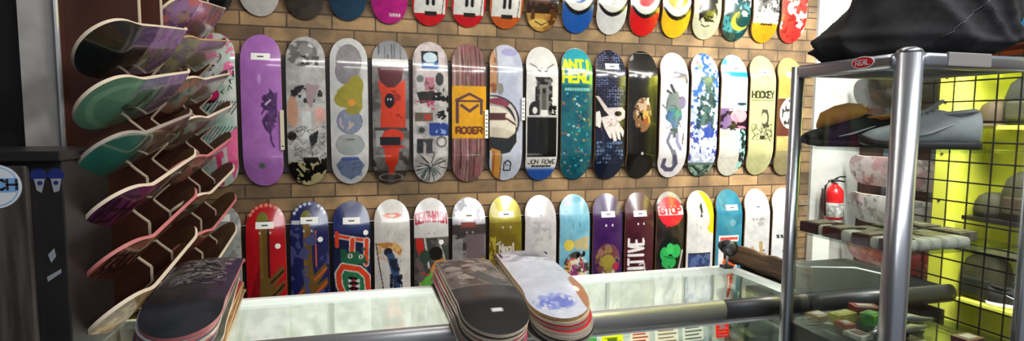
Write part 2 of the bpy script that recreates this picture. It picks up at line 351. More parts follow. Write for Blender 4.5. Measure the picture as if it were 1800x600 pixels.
v = Cv((196, 146, 66), (150, 96, 40), 4, 3).r(0, .74, 1, .87, (44, 26, 16)).n(5, .6, (90, 50, 24), 5).e(.4, .94, .3, .03, (220, 180, 90)).n(7, .62, (36, 22, 14), 9, (0, .4, 1, .74)).l([(.3, .93), (.5, .955), (.75, .92)], .03, (60, 34, 20))
g1[7] = (v, 'ochre and dark brown wood-toned picture deck in the top row')
g1[8] = (g_swoosh((20, 80, 172), 1), 'blue deck with a white curved band in the top row')
g1[9] = (g_swoosh((206, 206, 208), 1), 'white deck with white curved band and black outline in the top row')
g1[10] = (g_swoosh((206, 14, 22), 0), 'red deck with a white curved band in the top row')
g1[11] = (g_swoosh((232, 178, 20), 0), 'yellow deck with a white curved band in the top row')
v = Cv((198, 196, 168), (186, 184, 158)); v.e(.5, .79, .33, .1, K).e(.52, .815, .28, .08, (196, 192, 170)).n(6, .52, K, 4, (.2, .69, .85, .86)).e(.4, .82, .08, .02, K).e(.64, .815, .08, .02, K).l([(.32, .885), (.45, .9), (.6, .89)], .03, K).r(.2, .6, .8, .66, (60, 56, 50), .7).sk(10, (70, 66, 60), 3, (.2, .4, .8, .55))
g1[12] = (v, 'cream deck with a black ink skull drawing in the top row')
v = Cv((16, 84, 96), (24, 50, 54), 4, 7); v.n(6, .58, (60, 150, 160), 8).e(.62, .84, .34, .075, (200, 200, 60)).e(.72, .82, .3, .065, (18, 70, 70)).e(.25, .66, .22, .05, (150, 190, 160), ring=.5).n(7, .64, (220, 240, 230), 12, (.3, .5, 1, .8)).r(0, .93, 1, 1, (14, 50, 50), .6)
g1[13] = (v, 'dark teal green picture deck with a yellow crescent in the top row')
v = Cv((218, 158, 22), (196, 138, 18)); v.r(0, 0, 1, .84, (110, 108, 108)).n(6, .52, (180, 180, 178), 4, (0, .3, 1, .76)).n(9, .6, (50, 50, 50), 6, (0, .3, 1, .76)).t('DOOBIE', .06, .765, .9, .065, Wh, .09).t('*****', .3, .845, .45, .012, K, .02)
g1[14] = (v, 'deck with white block lettering over a mustard tail in the top row')
v = Cv((214, 60, 48), (196, 40, 34)); v.n(4, .62, (232, 224, 210), 11).e(.35, .72, .16, .05, Wh).e(.72, .84, .15, .03, Wh).e(.5, .62, .2, .04, (120, 90, 40)).l([(.6, .8), (.8, .87)], .06, Wh).n(8, .66, (150, 30, 30), 2)
g1[15] = (v, 'red deck with white splotches at the right end of the top row')
for i, (v, lb) in g1.items(): deck(v, lb, R1, wallmtx(i, ZB1 + random.Random(i).uniform(-.004, .004)), foil=(i in (1,)))

g2 = {}
v = Cv((176, 214, 200), (214, 222, 216), 3, 5)
v.n(3.5, .55, (240, 110, 170), 8, (0, 0, 1, .28)).n(4, .6, (232, 226, 224), 13, (0, 0, 1, .4)).e(.2, .08, .25, .04, (236, 70, 140))
for k in range(12): v.l([(.1 + .07 * k, .5 + .01 * (k % 3)), (.3 + .07 * k, .44)], .025, K).l([(.02 + .08 * k, .68), (.25 + .08 * k, .6)], .02, K)
v.sk(22, K, 4, (.1, .1, .95, .42), .022, .1).e(.35, .4, .26, .055, (60, 24, 40)).e(.4, .395, .2, .042, (226, 30, 110)).e(.3, .39, .12, .03, (240, 230, 236))
v.p([(.45, .72), (.6, .72), (.62, .98), (.52, 1), (.48, .8)], (236, 60, 120)).p([(.72, .66), (1, .6), (1, .85), (.85, .95), (.75, .8)], (240, 100, 160)).n(5, .6, (236, 80, 150), 21, (.3, .66, 1, 1))
g2[-1] = (v, 'mint, pink and white deck partly behind the left rack', {})
v = Cv((172, 104, 190), (178, 112, 198), 2, 3); v.ne(8, .42, (70, 36, 88), 4, .68, .5, .2, .14).e(.72, .42, .12, .035, (54, 26, 70)).p([(.62, .4), (.9, .38), (.85, .55), (.7, .66), (.6, .62), (.66, .5)], (84, 44, 104), .85).l([(.5, .52), (.66, .45), (.8, .48)], .04, (60, 30, 76)).l([(.68, .6), (.72, .7), (.78, .73)], .05, (80, 40, 100)).l([(.72, .43), (.6, .46)], .04, (220, 190, 230)).e(.46, .3, .05, .03, (200, 150, 220)).e(.46, .855, .09, .022, (110, 112, 116)).l([(.42, .86), (.5, .85)], .03, (60, 80, 60))
g2[0] = (v, 'plain lilac purple deck with a dark figure at one side', dict(price=(.5, .155), strip=True))
v = Cv((190, 190, 188), (165, 165, 163), 5, 3)
v.e(.5, .1, .3, .07, (150, 152, 154)).e(.5, .09, .19, .045, Wh).n(9, .5, K, 6, (.38, .14, .85, .2)).ne(6, .5, (70, 66, 66), 9, .4, .12, .4, .09, .6)
v.ne(6, .5, (40, 38, 38), 5, .5, .39, .42, .06).p([(.5, .32), (.85, .33), (.7, .42), (.62, .5), (.5, .42)], (165, 140, 146)).r(.1, .47, .9, .62, (206, 190, 184), .6).e(.15, .5, .14, .1, (206, 150, 120), .9).e(.85, .52, .14, .05, (230, 160, 150), .8).r(.38, .5, .62, .68, (210, 214, 214))
v.e(.12, .66, .12, .03, (40, 32, 28)).p([(.55, .66), (.8, .62), (.75, .7), (.6, .74)], (30, 28, 28)).sk(40, (90, 88, 86), 6, (.02, .6, .98, .82), .014, .14)
v.r(0, .84, 1, 1, (60, 54, 44)).n(4, .5, (190, 180, 130), 8, (0, .83, 1, 1)).p([(.05, .84), (.2, .86), (.35, .96), (.2, 1), (0, .93)], (178, 168, 112)).p([(.5, .94), (1, .9), (1, 1), (.5, 1)], (180, 170, 116)).n(6, .56, K, 12, (0, .8, 1, .97)).l([(.2, .85), (.4, .92), (.45, .97)], .07, K).e(.8, .88, .16, .03, K)
g2[1] = (v, 'grey deck of black ink sketches with a white disc near its nose', {})
v = Cv((206, 206, 206), (198, 200, 200)); v.e(.5, .17, .34, .125, (128, 124, 130)).e(.38, .24, .24, .08, (132, 126, 132)).n(12, .55, (150, 146, 152), 4, (.2, .06, .8, .3), .5)
v.e(.68, .33, .2, .07, (160, 148, 50)).p([(.5, .3), (.85, .32), (.85, .48), (.7, .5), (.45, .47), (.12, .42), (.2, .36)], (160, 148, 46)).e(.42, .42, .32, .055, (160, 148, 46)).e(.56, .44, .1, .022, (230, 150, 50))
v.e(.5, .565, .33, .08, (124, 136, 160)).ne(8, .52, (206, 170, 170), 7, .42, .57, .2, .05, .8).e(.5, .565, .34, .083, (80, 86, 110), ring=.93).e(.6, .49, .2, .03, (150, 140, 50)).e(.5, .72, .38, .075, (156, 160, 162)).e(.5, .72, .38, .075, (120, 124, 130), ring=.94).l([(.4, .685), (.62, .685)], .02, K).p([(.12, .86), (.3, .8), (.7, .8), (.88, .86), (.75, .93), (.5, .97), (.25, .93)], (104, 122, 160)).l([(.3, .82), (.7, .815)], .06, (70, 84, 160)).sk(10, (70, 80, 110), 9, (.2, .84, .8, .95), .012)
g2[2] = (v, 'white deck with stacked grey, olive and blue round shapes', {})
v = Cv((150, 146, 144), (96, 90, 88), 4, 2); v.r(0, 0, 1, .15, (130, 132, 138)); v.st(9, (60, 58, 62), 3, (.15, .02, .85, .14)); v.r(0, .14, 1, .19, (206, 204, 204)).p([(.15, .2), (.85, .2), (.8, .28), (.62, .34), (.35, .34), (.2, .28)], (96, 40, 44)).p([(.15, .28), (.4, .33), (.6, .33), (.9, .27), (.9, .62), (.2, .62), (.25, .4)], (232, 62, 26)).n(7, .6, (170, 40, 24), 8, (.5, .35, .9, .62)).e(.46, .42, .13, .05, K).e(.42, .41, .02, .008, Wh).e(.5, .41, .02, .008, Wh)
v.r(.05, .6, .95, .625, (70, 68, 66)).r(.08, .62, .3, .73, (180, 178, 176)).e(.55, .66, .3, .05, (226, 56, 28)).r(.2, .665, .75, .72, (30, 26, 26)).r(.25, .72, .85, .74, (210, 44, 24)).p([(.3, .74), (.72, .74), (.68, .84), (.58, .88), (.58, .93), (.44, .93), (.44, .88), (.34, .84)], (232, 56, 28)).n(4, .56, (70, 62, 58), 13, (0, .75, .3, .87)).n(4, .56, (70, 62, 58), 14, (.72, .75, 1, .87)).r(0, .9, .42, 1, (70, 58, 54)).r(.6, .9, 1, 1, (70, 58, 54)).e(.5, .95, .35, .03, (160, 150, 146), ring=.7)
g2[3] = (v, 'silver deck with an orange-red silhouette and black bands', dict(foil=True))
v = Cv((206, 200, 200), (160, 152, 152), 5, 9); v.r(.08, .02, .92, .3, (226, 208, 208), .6).r(.25, .07, .72, .2, (24, 28, 40)).e(.5, .12, .2, .04, (190, 214, 226)).r(.25, .155, .72, .2, (60, 120, 200)).r(.3, .16, .6, .175, Wh)
v.e(.2, .27, .1, .025, (110, 120, 116)).r(.34, .26, .6, .35, (190, 120, 136)).sk(8, (80, 50, 60), 3, (.34, .26, .6, .35), .02, .06).e(.75, .27, .12, .045, (60, 60, 60)).p([(.1, .36), (.6, .35), (.62, .42), (.2, .44)], (50, 48, 46)).n(7, .54, K, 5, (.5, .33, 1, .52)).n(7, .54, (190, 60, 90), 6, (.05, .42, .6, .48)).r(.05, .5, .55, .56, (100, 90, 70)).r(.3, .51, .5, .55, (170, 60, 50)).t('*', .72, .49, .2, .05, K, .06)
v.r(.45, .57, 1, .66, (36, 60, 140)).n(7, .55, (130, 160, 220), 8, (.45, .57, 1, .66)).r(.1, .59, .4, .65, (150, 150, 150)).e(.24, .62, .09, .02, (60, 60, 60)).r(.1, .68, .28, .78, (40, 40, 40)).r(.36, .68, .54, .78, (60, 60, 60)).e(.8, .7, .16, .04, (90, 90, 90), ring=.5).n(9, .55, (70, 70, 70), 3, (.1, .68, .56, .78))
rs = random.Random(5)
for k in range(46):
    a = rs.uniform(0, 2 * PI); r0, r1 = rs.uniform(.02, .15), rs.uniform(.25, .5); v.l([(.5 + r0 * math.cos(a), .87 + r0 * math.sin(a) / ASP), (.5 + r1 * math.cos(a), .87 + r1 * math.sin(a) / ASP)], .025, rs.choice([K, (60, 90, 86), Wh, (120, 150, 140), K]))
g2[4] = (v, 'white collage deck of small photos with a starburst tail', {})
v = Cv((150, 92, 96), (120, 86, 84), 4, 2); v.st(26, (70, 40, 40), 5); v.st(14, (196, 150, 150), 8); v.st(8, (110, 110, 80), 11)
v.r(0, .31, 1, .675, (236, 166, 18)).r(0, .56, .04, .675, (236, 166, 18)); hc = (96, 60, 64)
v.l([(.12, .41), (.5, .365), (.88, .41)], .07, hc).l([(.16, .415), (.86, .415)], .05, hc).l([(.15, .41), (.15, .56)], .1, hc).l([(.85, .41), (.85, .5)], .08, hc).l([(.26, .445), (.5, .485), (.74, .445)], .08, hc).t('ROGER', .12, .6, .76, .04, (110, 56, 30), .055)
g2[5] = (v, 'deck with a yellow block panel over dark pink vertical stripes', dict(strip=True))
v = Cv((182, 188, 212), (196, 200, 218), 2, 4); v.e(.62, .06, .25, .03, (150, 140, 206), .6).p([(0, .05), (.18, .03), (.2, .36), (0, .36)], (196, 142, 96)).r(.2, 0, .24, .34, (120, 96, 76), .7).n(6, .55, (150, 90, 56), 4, (0, .1, .2, .4)).e(.3, .33, .1, .04, (140, 140, 130))
v.e(.08, .56, .82, .185, (60, 56, 60)).e(.06, .56, .78, .175, (206, 200, 196)).e(.04, .575, .74, .165, (50, 46, 50)).e(.03, .585, .7, .155, (180, 168, 160)).p([(0, .4), (.3, .39), (.6, .43), (.5, .46), (0, .43)], (140, 60, 80)).e(.02, .61, .78, .15, (60, 56, 58)).e(.0, .6, .78, .15, (230, 220, 200)).n(3, .5, (90, 54, 48), 9, (0, .5, .55, .55)).l([(0, .525), (.5, .54), (.75, .58)], .05, (90, 50, 56)).e(.0, .69, .84, .09, (206, 192, 170)).p([(0, .67), (.55, .68), (.82, .63), (.8, .71), (.6, .78), (.3, .8), (0, .76)], (40, 42, 44)).p([(.05, .75), (.32, .77), (.36, 1), (.1, 1)], (206, 140, 56)).r(.1, .77, .16, .97, (170, 100, 40)).r(.34, .78, .37, 1, (90, 60, 40)).l([(.45, .92), (.45, .86), (.55, .84), (.65, .86), (.65, .92), (.45, .92)], .035, K).l([(.5, .85), (.5, .88), (.6, .88)], .02, K)
g2[6] = (v, 'pale blue deck with an orange column and round tower platform', dict(strip=True))
v = Cv((224, 222, 218)); v.l([(.12, .135), (.3, .16), (.45, .2)], .03, (70, 66, 66)).l([(.88, .135), (.7, .16), (.55, .2)], .03, (70, 66, 66)).l([(.4, .2), (.6, .2)], .03, (60, 56, 56)).sk(6, (90, 86, 86), 2, (.35, .17, .65, .22), .02, .06)
v.r(.3, .24, .78, .5, (110, 108, 106)).n(10, .45, (40, 38, 38), 4, (.27, .235, .8, .5)).r(.4, .27, .68, .5, (128, 126, 124)).r(.42, .27, .66, .29, K).r(.47, .31, .62, .5, (84, 82, 80)).r(.5, .32, .58, .35, K).e(.24, .46, .15, .05, (34, 32, 32)).r(.08, .46, .4, .51, (34, 32, 32)).e(.26, .475, .07, .025, Wh).r(.44, .47, .66, .51, Wh).n(8, .5, K, 3, (.7, .44, .95, .51))
v.r(.04, .525, .96, .815, (15, 14, 14)).r(.02, .515, .98, .525, (180, 178, 176)).t('JON ROWE', .08, .835, .86, .032, (60, 58, 56), .022).t('**********', .2, .88, .62, .012, K, .02).mix(np.clip((YY - .89) / .03, 0, 1), (34, 78, 168))
g2[7] = (v, 'white deck with a black rectangle and blue tail', {})
v = Cv((18, 96, 108), (14, 80, 100), 4, 2); v.e(.5, .1, .42, .09, (30, 160, 180)).e(.5, .1, .46, .1, (170, 190, 190), ring=.86).r(0, .1, 1, .29, (40, 150, 150), .5)
v.t('ANTI', .05, .1, .88, .072, (226, 230, 20), .085).t('HERO', .05, .19, .88, .075, (226, 230, 20), .085).r(.88, .1, .98, .28, (110, 210, 60), .8).r(.2, .168, .75, .19, Wh).t('***********', .1, .31, .8, .018, (120, 190, 180), .025)
for k in range(95): v.e(rs.uniform(.05, .95), rs.uniform(.35, .97), rs.uniform(.015, .05), rs.uniform(.004, .012), rs.choice([(60, 170, 180), (150, 130, 60), (190, 210, 210), (130, 90, 80), (20, 60, 140), (10, 50, 60)]), .9)
g2[8] = (v, 'teal deck with large yellow block lettering across its nose', {})
v = Cv((24, 26, 52), (18, 20, 40)); gc = (120, 130, 176)
for k in range(26): v.l([(0, .02 + k * .017), (1, .02 + k * .017 + .006 * (k % 3 - 1))], .018, gc, .75)
for k in range(26):
    for q in range(6): v.l([((q + .5 * (k % 2)) / 5.5, .02 + k * .017), ((q + .5 * (k % 2)) / 5.5, .037 + k * .017)], .022, gc, .85)
v.n(4, .5, (18, 18, 34), 6, (0, 0, 1, .45), .6)
v.p([(0, .33), (.45, .46), (1, .42), (1, .6), (0, .6)], K).p([(0, .36), (.1, .36), (.4, .45), (.9, .44), (1, .47), (1, .52), (.8, .55), (.5, .52), (.3, .47)], (206, 190, 190)).e(.75, .49, .13, .02, K).p([(.02, .48), (.14, .47), (.2, .53), (.16, .6), (.02, .58)], Wh)
v.p([(.18, .52), (.5, .5), (.8, .56), (.98, .62), (.95, .67), (.82, .62), (.86, .69), (.76, .68), (.66, .61), (.72, .69), (.62, .7), (.5, .62), (.55, .68), (.46, .67), (.3, .6)], (226, 206, 202)).sk(10, (120, 90, 90), 4, (.2, .52, .9, .62), .014, .1)
v.r(0, .7, 1, 1, (16, 26, 50))
for k in range(6): v.t('*********', .05 + .02 * (k % 2), .7 + k * .03, .9, .02, (96, 120, 160), .02)
v.n(6, .5, (18, 24, 44), 22, (0, .7, 1, 1), .8)
g2[9] = (v, 'dark blue brick-patterned deck with a pale drawn hand', dict(price=(.55, .135)))
v = Cv((17, 15, 14), (24, 22, 18), 2, 2); v.e(.12, .05, .1, .035, (180, 180, 176), .7).l([(.25, .02), (.75, .02)], .03, (150, 150, 146), .7)
for x in (.22, .46, .7): v.e(x, .205, .045, .012, (200, 200, 196))
v.ne(6, .42, (120, 86, 60), 4, .48, .5, .32, .13).ne(7, .52, (190, 160, 130), 7, .5, .46, .26, .09).ne(7, .55, (200, 160, 60), 11, .5, .53, .24, .07).r(.62, .37, .68, .42, (220, 206, 190)).ne(7, .55, (150, 80, 40), 15, .5, .56, .2, .06).e(.5, .795, .04, .012, (190, 190, 190))
g2[10] = (v, 'black deck with a small brown and gold figure', {})
v = Cv((218, 212, 216), (208, 204, 210)); fg = (108, 122, 122); v.p([(.28, .185), (.5, .16), (.9, .18), (.97, .24), (.9, .26), (.85, .215), (.4, .21)], (96, 86, 110)).l([(.35, .27), (.48, .33), (.6, .36)], .1, (60, 60, 70)).l([(.22, .31), (.4, .34)], .07, (60, 60, 70)).p([(.25, .34), (.6, .32), (.75, .42), (.72, .5), (.6, .54), (.25, .52), (.18, .42)], fg).e(.75, .4, .16, .05, (120, 112, 150)).l([(.08, .42), (.25, .46)], .05, fg).e(.48, .51, .3, .05, (70, 104, 160)).ne(7, .5, (60, 130, 120), 4, .5, .5, .3, .06).p([(.3, .52), (.72, .52), (.62, .6), (.42, .6)], (80, 110, 140)).p([(.35, .6), (.62, .6), (.66, .66), (.4, .68)], (70, 84, 80)).l([(.4, .64), (.3, .7), (.45, .76), (.56, .82), (.58, .87)], .16, (110, 112, 130)).l([(.42, .66), (.36, .7), (.5, .755)], .08, (200, 204, 210)).l([(.6, .65), (.62, .71), (.75, .76)], .12, (130, 130, 170)).l([(.85, .64), (.82, .72)], .04, K).l([(.22, .85), (.2, .9), (.35, .93), (.55, .93), (.66, .88), (.55, .82)], .14, (78, 76, 100)).sk(16, (60, 60, 80), 8, (.22, .3, .75, .6), .016, .1)
g2[11] = (v, 'white deck with a blue-grey curling creature', {})
v = Cv((186, 198, 222), (150, 170, 210), 6, 2); v.n(6, .55, (50, 104, 176), 4, (0, 0, 1, .45)).n(7, .6, (228, 232, 240), 9).n(5, .5, (46, 84, 90), 12, (.3, .2, .85, .58), .9).n(7, .56, (30, 60, 70), 15, (.2, .3, 1, .62)).e(.25, .09, .08, .02, (226, 150, 150)).e(.32, .12, .05, .02, (120, 160, 90)).n(6, .58, (60, 70, 160), 18, (0, .55, 1, .86)).e(.68, .64, .2, .045, (36, 66, 160)).n(8, .55, (222, 216, 232), 25, (0, .66, 1, .88)).r(0, .88, 1, .9, (90, 110, 100)).r(0, .9, 1, 1, (58, 80, 76)).n(8, .52, (120, 150, 130), 31, (0, .9, 1, 1)).l([(.2, .91), (.5, .97), (.8, .91)], .05, (20, 30, 28))
g2[12] = (v, 'blue and white floral camouflage deck', {})
v = Cv((206, 206, 202), (196, 198, 196)); v.r(0, 0, 1, .19, (70, 170, 206)).n(5, .5, (230, 240, 244), 4, (0, 0, 1, .09)).n(5, .5, (150, 210, 200), 9, (.4, .03, 1, .1)).r(0, .09, 1, .145, (232, 236, 232)).r(0, .155, 1, .19, (30, 140, 170)).n(6, .62, (120, 180, 170), 12, (.2, .2, 1, .3), .6).e(.78, .405, .2, .012, (30, 60, 80)).r(0, .46, 1, .6, (36, 22, 40)).n(6, .5, (120, 90, 140), 14, (0, .44, .45, .62)).e(.68, .5, .32, .055, (240, 150, 160)).l([(.5, .5), (.65, .57), (.95, .61)], .13, (236, 120, 150)).r(.6, .55, .9, .58, (30, 16, 30)).n(7, .55, (30, 16, 30), 21, (.05, .55, .6, .62)).mix(((YY > .615) & (YY < .67)) * 1., (150, 190, 200), .8).e(.2, .65, .3, .04, (226, 226, 170)).r(0, .67, 1, 1, (206, 202, 190)).n(6, .5, (190, 186, 180), 8, (.05, .68, 1, .85), .7)
v.p([(.74, .6), (1, .6), (1, .97), (.8, .92), (.74, .8)], (30, 44, 46)).n(8, .55, (150, 200, 190), 33, (.74, .6, 1, .95))
g2[13] = (v, 'turquoise, white and pink deck with a cream tail', dict(price=(.56, .12)))
v = Cv((186, 188, 134), (178, 178, 126), 2, 6); v.t('HOCKEY', .07, .305, .84, .05, (40, 42, 32), .05).l([(.05, .375), (.92, .375)], .016, (60, 60, 46)).p([(.45, .45), (.66, .45), (.74, .5), (.72, .58), (.6, .6), (.46, .57), (.42, .5)], (70, 68, 56)).e(.55, .52, .12, .045, (176, 176, 130)).sk(40, (60, 58, 48), 9, (.1, .57, .9, .69), .02, .1).r(.4, .66, .6, .69, (40, 40, 34)).l([(.5, .515), (.62, .515)], .015, K).l([(.08, .69), (.9, .69)], .01, (90, 88, 70)).l([(.62, .62), (.85, .71)], .03, (60, 58, 48))
v.e(.42, .185, .02, .005, (90, 90, 70)).e(.6, .185, .02, .005, (90, 90, 70))
g2[14] = (v, 'pale green deck with black block lettering and ink portrait', dict(price=(.55, .15)))
v = Cv((170, 156, 92), (186, 172, 104)); v.r(0, .16, 1, .34, (156, 142, 60), .7).r(0, .35, 1, .66, (90, 40, 36)).e(.5, .47, .42, .13, (214, 212, 206)).n(7, .6, (50, 46, 46), 4, (.15, .36, .9, .58)).p([(.3, .56), (.7, .57), (.9, .67), (.7, .66)], (226, 226, 222)).r(0, .78, 1, 1, (130, 122, 92), .7)
g2[15] = (v, 'olive yellow deck with a white speckled ball at the right end', dict(price=(.55, .155)))
for i, (v, lb, kw) in g2.items():
    kw = dict(kw); st_ = kw.pop('strip', False)
    o = deck(v, lb, R2, wallmtx(i, ZC2 + random.Random(i + 40).uniform(-.003, .003)), **kw)
    if st_:
        x = DW / 2 - .002; z0, z1 = {0: (.005, -.2), 5: (.02, -.14), 6: (.09, -.04)}[i]
        b_ = B().box(x - .008, -.006, z1, x + .011, -.003, z0).box(x + .0, -.004, z1 + .01, x + .003, .012, z0 - .01)
        sp_ = b_.build('price_strip', M_STRIP if i == 0 else M_LABEL, o)
        for q in range(6 if i else 1): B().box(x - .004, -.0068, z1 + .016 + q * .022, x + .007, -.006, z1 + .022 + q * .022).build('printed_mark', M_INK, sp_)

g3 = {}
v = Cv((176, 178, 178), (158, 160, 160), 4, 2); v.r(.36, .22, .5, .8, (36, 36, 38)).n(5, .6, (140, 142, 142), 7).e(.45, .2, .3, .03, (120, 124, 122), .5)
g3[-1] = (v, 'grey deck at the left end of the bottom row', dict(price=(.5, .09)))
def banner(base, streak, k2):
    v = Cv(base); br_ = (112, 84, 34); v.e(.42, .12, .15, .06, (120, 120, 40)).p([(.34, .12), (.54, .12), (.56, .4), (.6, .5), (.9, .42), (.96, .46), (.66, .57), (.95, .52), (.96, .57), (.6, .68), (.6, 1), (.3, 1), (.32, .66), (.06, .72), (.06, .66), (.34, .56)], br_)
    v.r(.36, .14, .42, .5, (134, 100, 40)).l([(.62, .53), (.92, .46)], .05, streak).l([(.62, .63), (.92, .555)], .05, streak).l([(.06, .66), (.3, .6)], .045, streak)
    rr = random.Random(3)
    for q in range(9):
        a = PI * (.12 + .095 * q); v.e(.5 - .42 * math.cos(a), .115 - .1 * math.sin(a), .045, .012, k2)
    return v
v = banner((196, 18, 30), (40, 22, 20), (226, 140, 110)).r(.54, .12, .6, .5, (60, 16, 16)).p([(.34, .4), (.3, .9), (.1, .9), (.1, .6)], (150, 14, 24))
v.e(.36, .2, .02, .008, Wh).e(.62, .2, .02, .008, Wh)
g3[0] = (v, 'red deck with a brown vertical banner', dict(price=(.48, .15), dot=(.8, .29)))
v = banner((30, 34, 92), (226, 90, 40), (190, 200, 220)).l([(.66, .2), (.66, .44)], .03, (226, 90, 40)).n(5, .62, (70, 76, 130), 5).r(.04, .13, .25, .155, (200, 204, 214)).e(.36, .2, .02, .008, Wh).e(.56, .2, .02, .008, Wh)
g3[1] = (v, 'navy deck with a brown banner and orange edges', dict(price=(.5, .13), dot=(.78, .26)))
v = Cv((34, 48, 112), (28, 38, 98)); v.r(.0, .23, 1, 1, (22, 28, 66), .8); orr = (236, 66, 30)
v.l([(.1, .24), (.96, .285)], .13, Wh).l([(.12, .24), (.95, .283)], .085, orr).l([(.1, .22), (.1, .31)], .1, orr).l([(.9, .28), (.88, .44)], .17, Wh).l([(.9, .28), (.88, .44)], .12, orr).l([(.52, .27), (.5, .36)], .17, Wh).l([(.52, .27), (.5, .35)], .12, orr).n(5, .5, (30, 90, 66), 3, (.2, .33, .95, .44)).e(.52, .4, .33, .045, (34, 104, 72)).e(.45, .38, .07, .016, Wh).e(.45, .38, .02, .01, K).e(.74, .39, .06, .016, Wh).e(.74, .39, .02, .01, K)
v.p([(.2, .49), (.9, .47), (.98, .8), (.25, .85), (.1, .6)], (40, 120, 80)).l([(.95, .66), (.9, .53), (.7, .475), (.25, .45), (.12, .5), (.15, .58), (.3, .67)], .2, Wh).l([(.94, .66), (.9, .53), (.7, .475), (.25, .45), (.13, .5), (.15, .58), (.3, .67)], .14, orr).p([(.4, .52), (.62, .53), (.74, .8), (.42, .82), (.36, .66)], K)
for q in range(6): v.p([(.38, .535 + q * .036), (.5, .55 + q * .036), (.4, .565 + q * .036)], Wh).p([(.7, .54 + q * .036), (.54, .555 + q * .036), (.7, .57 + q * .036)], Wh).e(.54, .55 + q * .036, .04, .01, (190, 30, 60))
g3[2] = (v, 'navy deck with large orange letters above green jaws', dict(price=(.5, .14), dot=(.88, .225)))
v = Cv((218, 212, 206), (208, 204, 200)); v.p([(.2, .115), (.35, .1), (.65, .1), (.8, .115), (.65, .135), (.35, .135)], (226, 96, 46)).e(.5, .117, .12, .01, (240, 210, 190)).l([(.4, .22), (.38, .25)], .014, (150, 140, 140)).l([(.6, .22), (.58, .25)], .014, (150, 140, 140)).e(.74, .27, .08, .018, (190, 180, 180), ring=.7)
v.l([(.05, .31), (.12, .45), (.22, .6), (.3, .85)], .028, (40, 30, 34)).p([(.05, .31), (.3, .3), (.6, .31), (.78, .36), (.7, .4), (.5, .35), (.2, .34)], (196, 130, 60)).n(9, .5, (230, 180, 110), 5, (.1, .3, .75, .38)).e(.38, .37, .12, .03, (36, 40, 56)).p([(.32, .38), (.52, .38), (.66, .46), (.72, .6), (.78, .9), (.5, .9), (.52, .6), (.44, .5)], (50, 76, 120)).n(9, .5, (26, 36, 60), 9, (.42, .42, .78, .9)).sk(14, K, 3, (.42, .42, .86, .85), .02, .1).l([(.12, .4), (.36, .43)], .05, (226, 180, 150))
g3[3] = (v, 'white deck with an orange plume over a dark blue figure', {})
v = Cv((216, 212, 210)); v.t('DEATHWISH', .06, .1, .88, .07, (196, 30, 60), .045, arc=.02).r(0, .285, 1, 1, (96, 88, 86)).n(5, .5, (60, 66, 62), 5, (0, .29, 1, 1)).p([(.04, .29), (.24, .29), (.3, .38), (.16, .42), (.06, .36)], (206, 40, 36)).l([(.3, .29), (.42, .5)], .06, (200, 196, 190)).l([(.7, .3), (.95, .5)], .05, (180, 176, 170)).e(.62, .4, .2, .05, K).e(.3, .42, .15, .05, (50, 70, 60)).p([(.45, .52), (.6, .45), (.9, .44), (.95, .6), (.6, .6)], (216, 130, 50)).e(.74, .5, .06, .02, (120, 60, 30)).p([(.12, .62), (.5, .52), (.55, .7), (.2, .72)], (96, 180, 60)).r(.1, .68, .6, .7, (226, 190, 50)).r(.14, .6, .2, .9, (206, 160, 120)).n(8, .58, (206, 60, 70), 14, (.1, .48, .45, .6))
v.e(.42, .255, .02, .006, (150, 140, 140)).e(.58, .255, .02, .006, (150, 140, 140))
g3[4] = (v, 'white deck with red arched lettering over a dark cartoon scene', dict(dot=(.78, .32)))
v = Cv((150, 148, 150), (120, 118, 120), 4, 2); v.n(4, .5, (196, 194, 198), 6, (0, 0, 1, .22)).r(0, .2, 1, .27, (76, 66, 66)).r(.25, .18, .7, .22, (150, 70, 56)).n(5, .5, (70, 60, 64), 8, (0, .26, .5, .42)).r(.4, .27, .95, .45, (124, 104, 116)).r(0, .3, .3, .45, (190, 188, 190), .7).r(.02, .45, .98, 1, (226, 170, 20)).n(4, .48, (214, 60, 20), 11, (.4, .46, .98, 1)).n(5, .55, (236, 206, 60), 13, (0, .46, 1, 1)).e(.26, .62, .16, .05, K).n(6, .55, Wh, 19, (.1, .56, .5, .75)).e(.42, .255, .022, .007, Wh).e(.6, .255, .022, .007, Wh).e(.5, .5, .1, .02, (196, 50, 30))
g3[5] = (v, 'silver deck with a yellow and red fire scene below', dict(price=(.5, .135), foil=True))
v = Cv((150, 132, 32), (128, 104, 24), 2, 2); v.r(0, 0, 1, .2, (176, 164, 36), .7).e(.4, .235, .028, .009, Wh).e(.64, .235, .028, .009, Wh).t('Neal', .3, .36, .48, .055, (238, 230, 214), .05).l([(.2, .36), (.34, .34)], .04, Wh).l([(.2, .44), (.4, .435)], .015, Wh).l([(.65, .43), (.92, .42)], .015, Wh).p([(.35, .46), (.75, .44), (.85, .56), (.3, .58)], (170, 70, 24)).e(.55, .47, .14, .03, (196, 70, 30)).l([(.3, .57), (.8, .56)], .04, (60, 80, 130)).n(4, .6, (206, 186, 60), 6, (0, .25, .2, .6))
g3[6] = (v, 'gold deck with white script lettering', dict(price=(.52, .14), foil=True))
v = Cv((208, 202, 204), (198, 192, 196), 3, 3); v.n(9, .58, (180, 174, 178), 6, (.1, .2, .9, .34)).sk(6, (160, 155, 160), 2, (.2, .2, .8, .34), .012).p([(.16, .43), (.5, .43), (.46, .46), (.2, .47)], (190, 186, 186)).l([(.16, .43), (.5, .43), (.32, .52)], .025, (50, 46, 46)).e(.6, .45, .1, .025, K).e(.66, .53, .14, .045, (216, 210, 210)).l([(.5, .45), (.4, .52), (.6, .52), (.75, .5), (.78, .58), (.6, .62)], .03, K).e(.5, .155, .03, .008, (90, 90, 90))
g3[7] = (v, 'plain white deck with a small black and white cartoon', {})
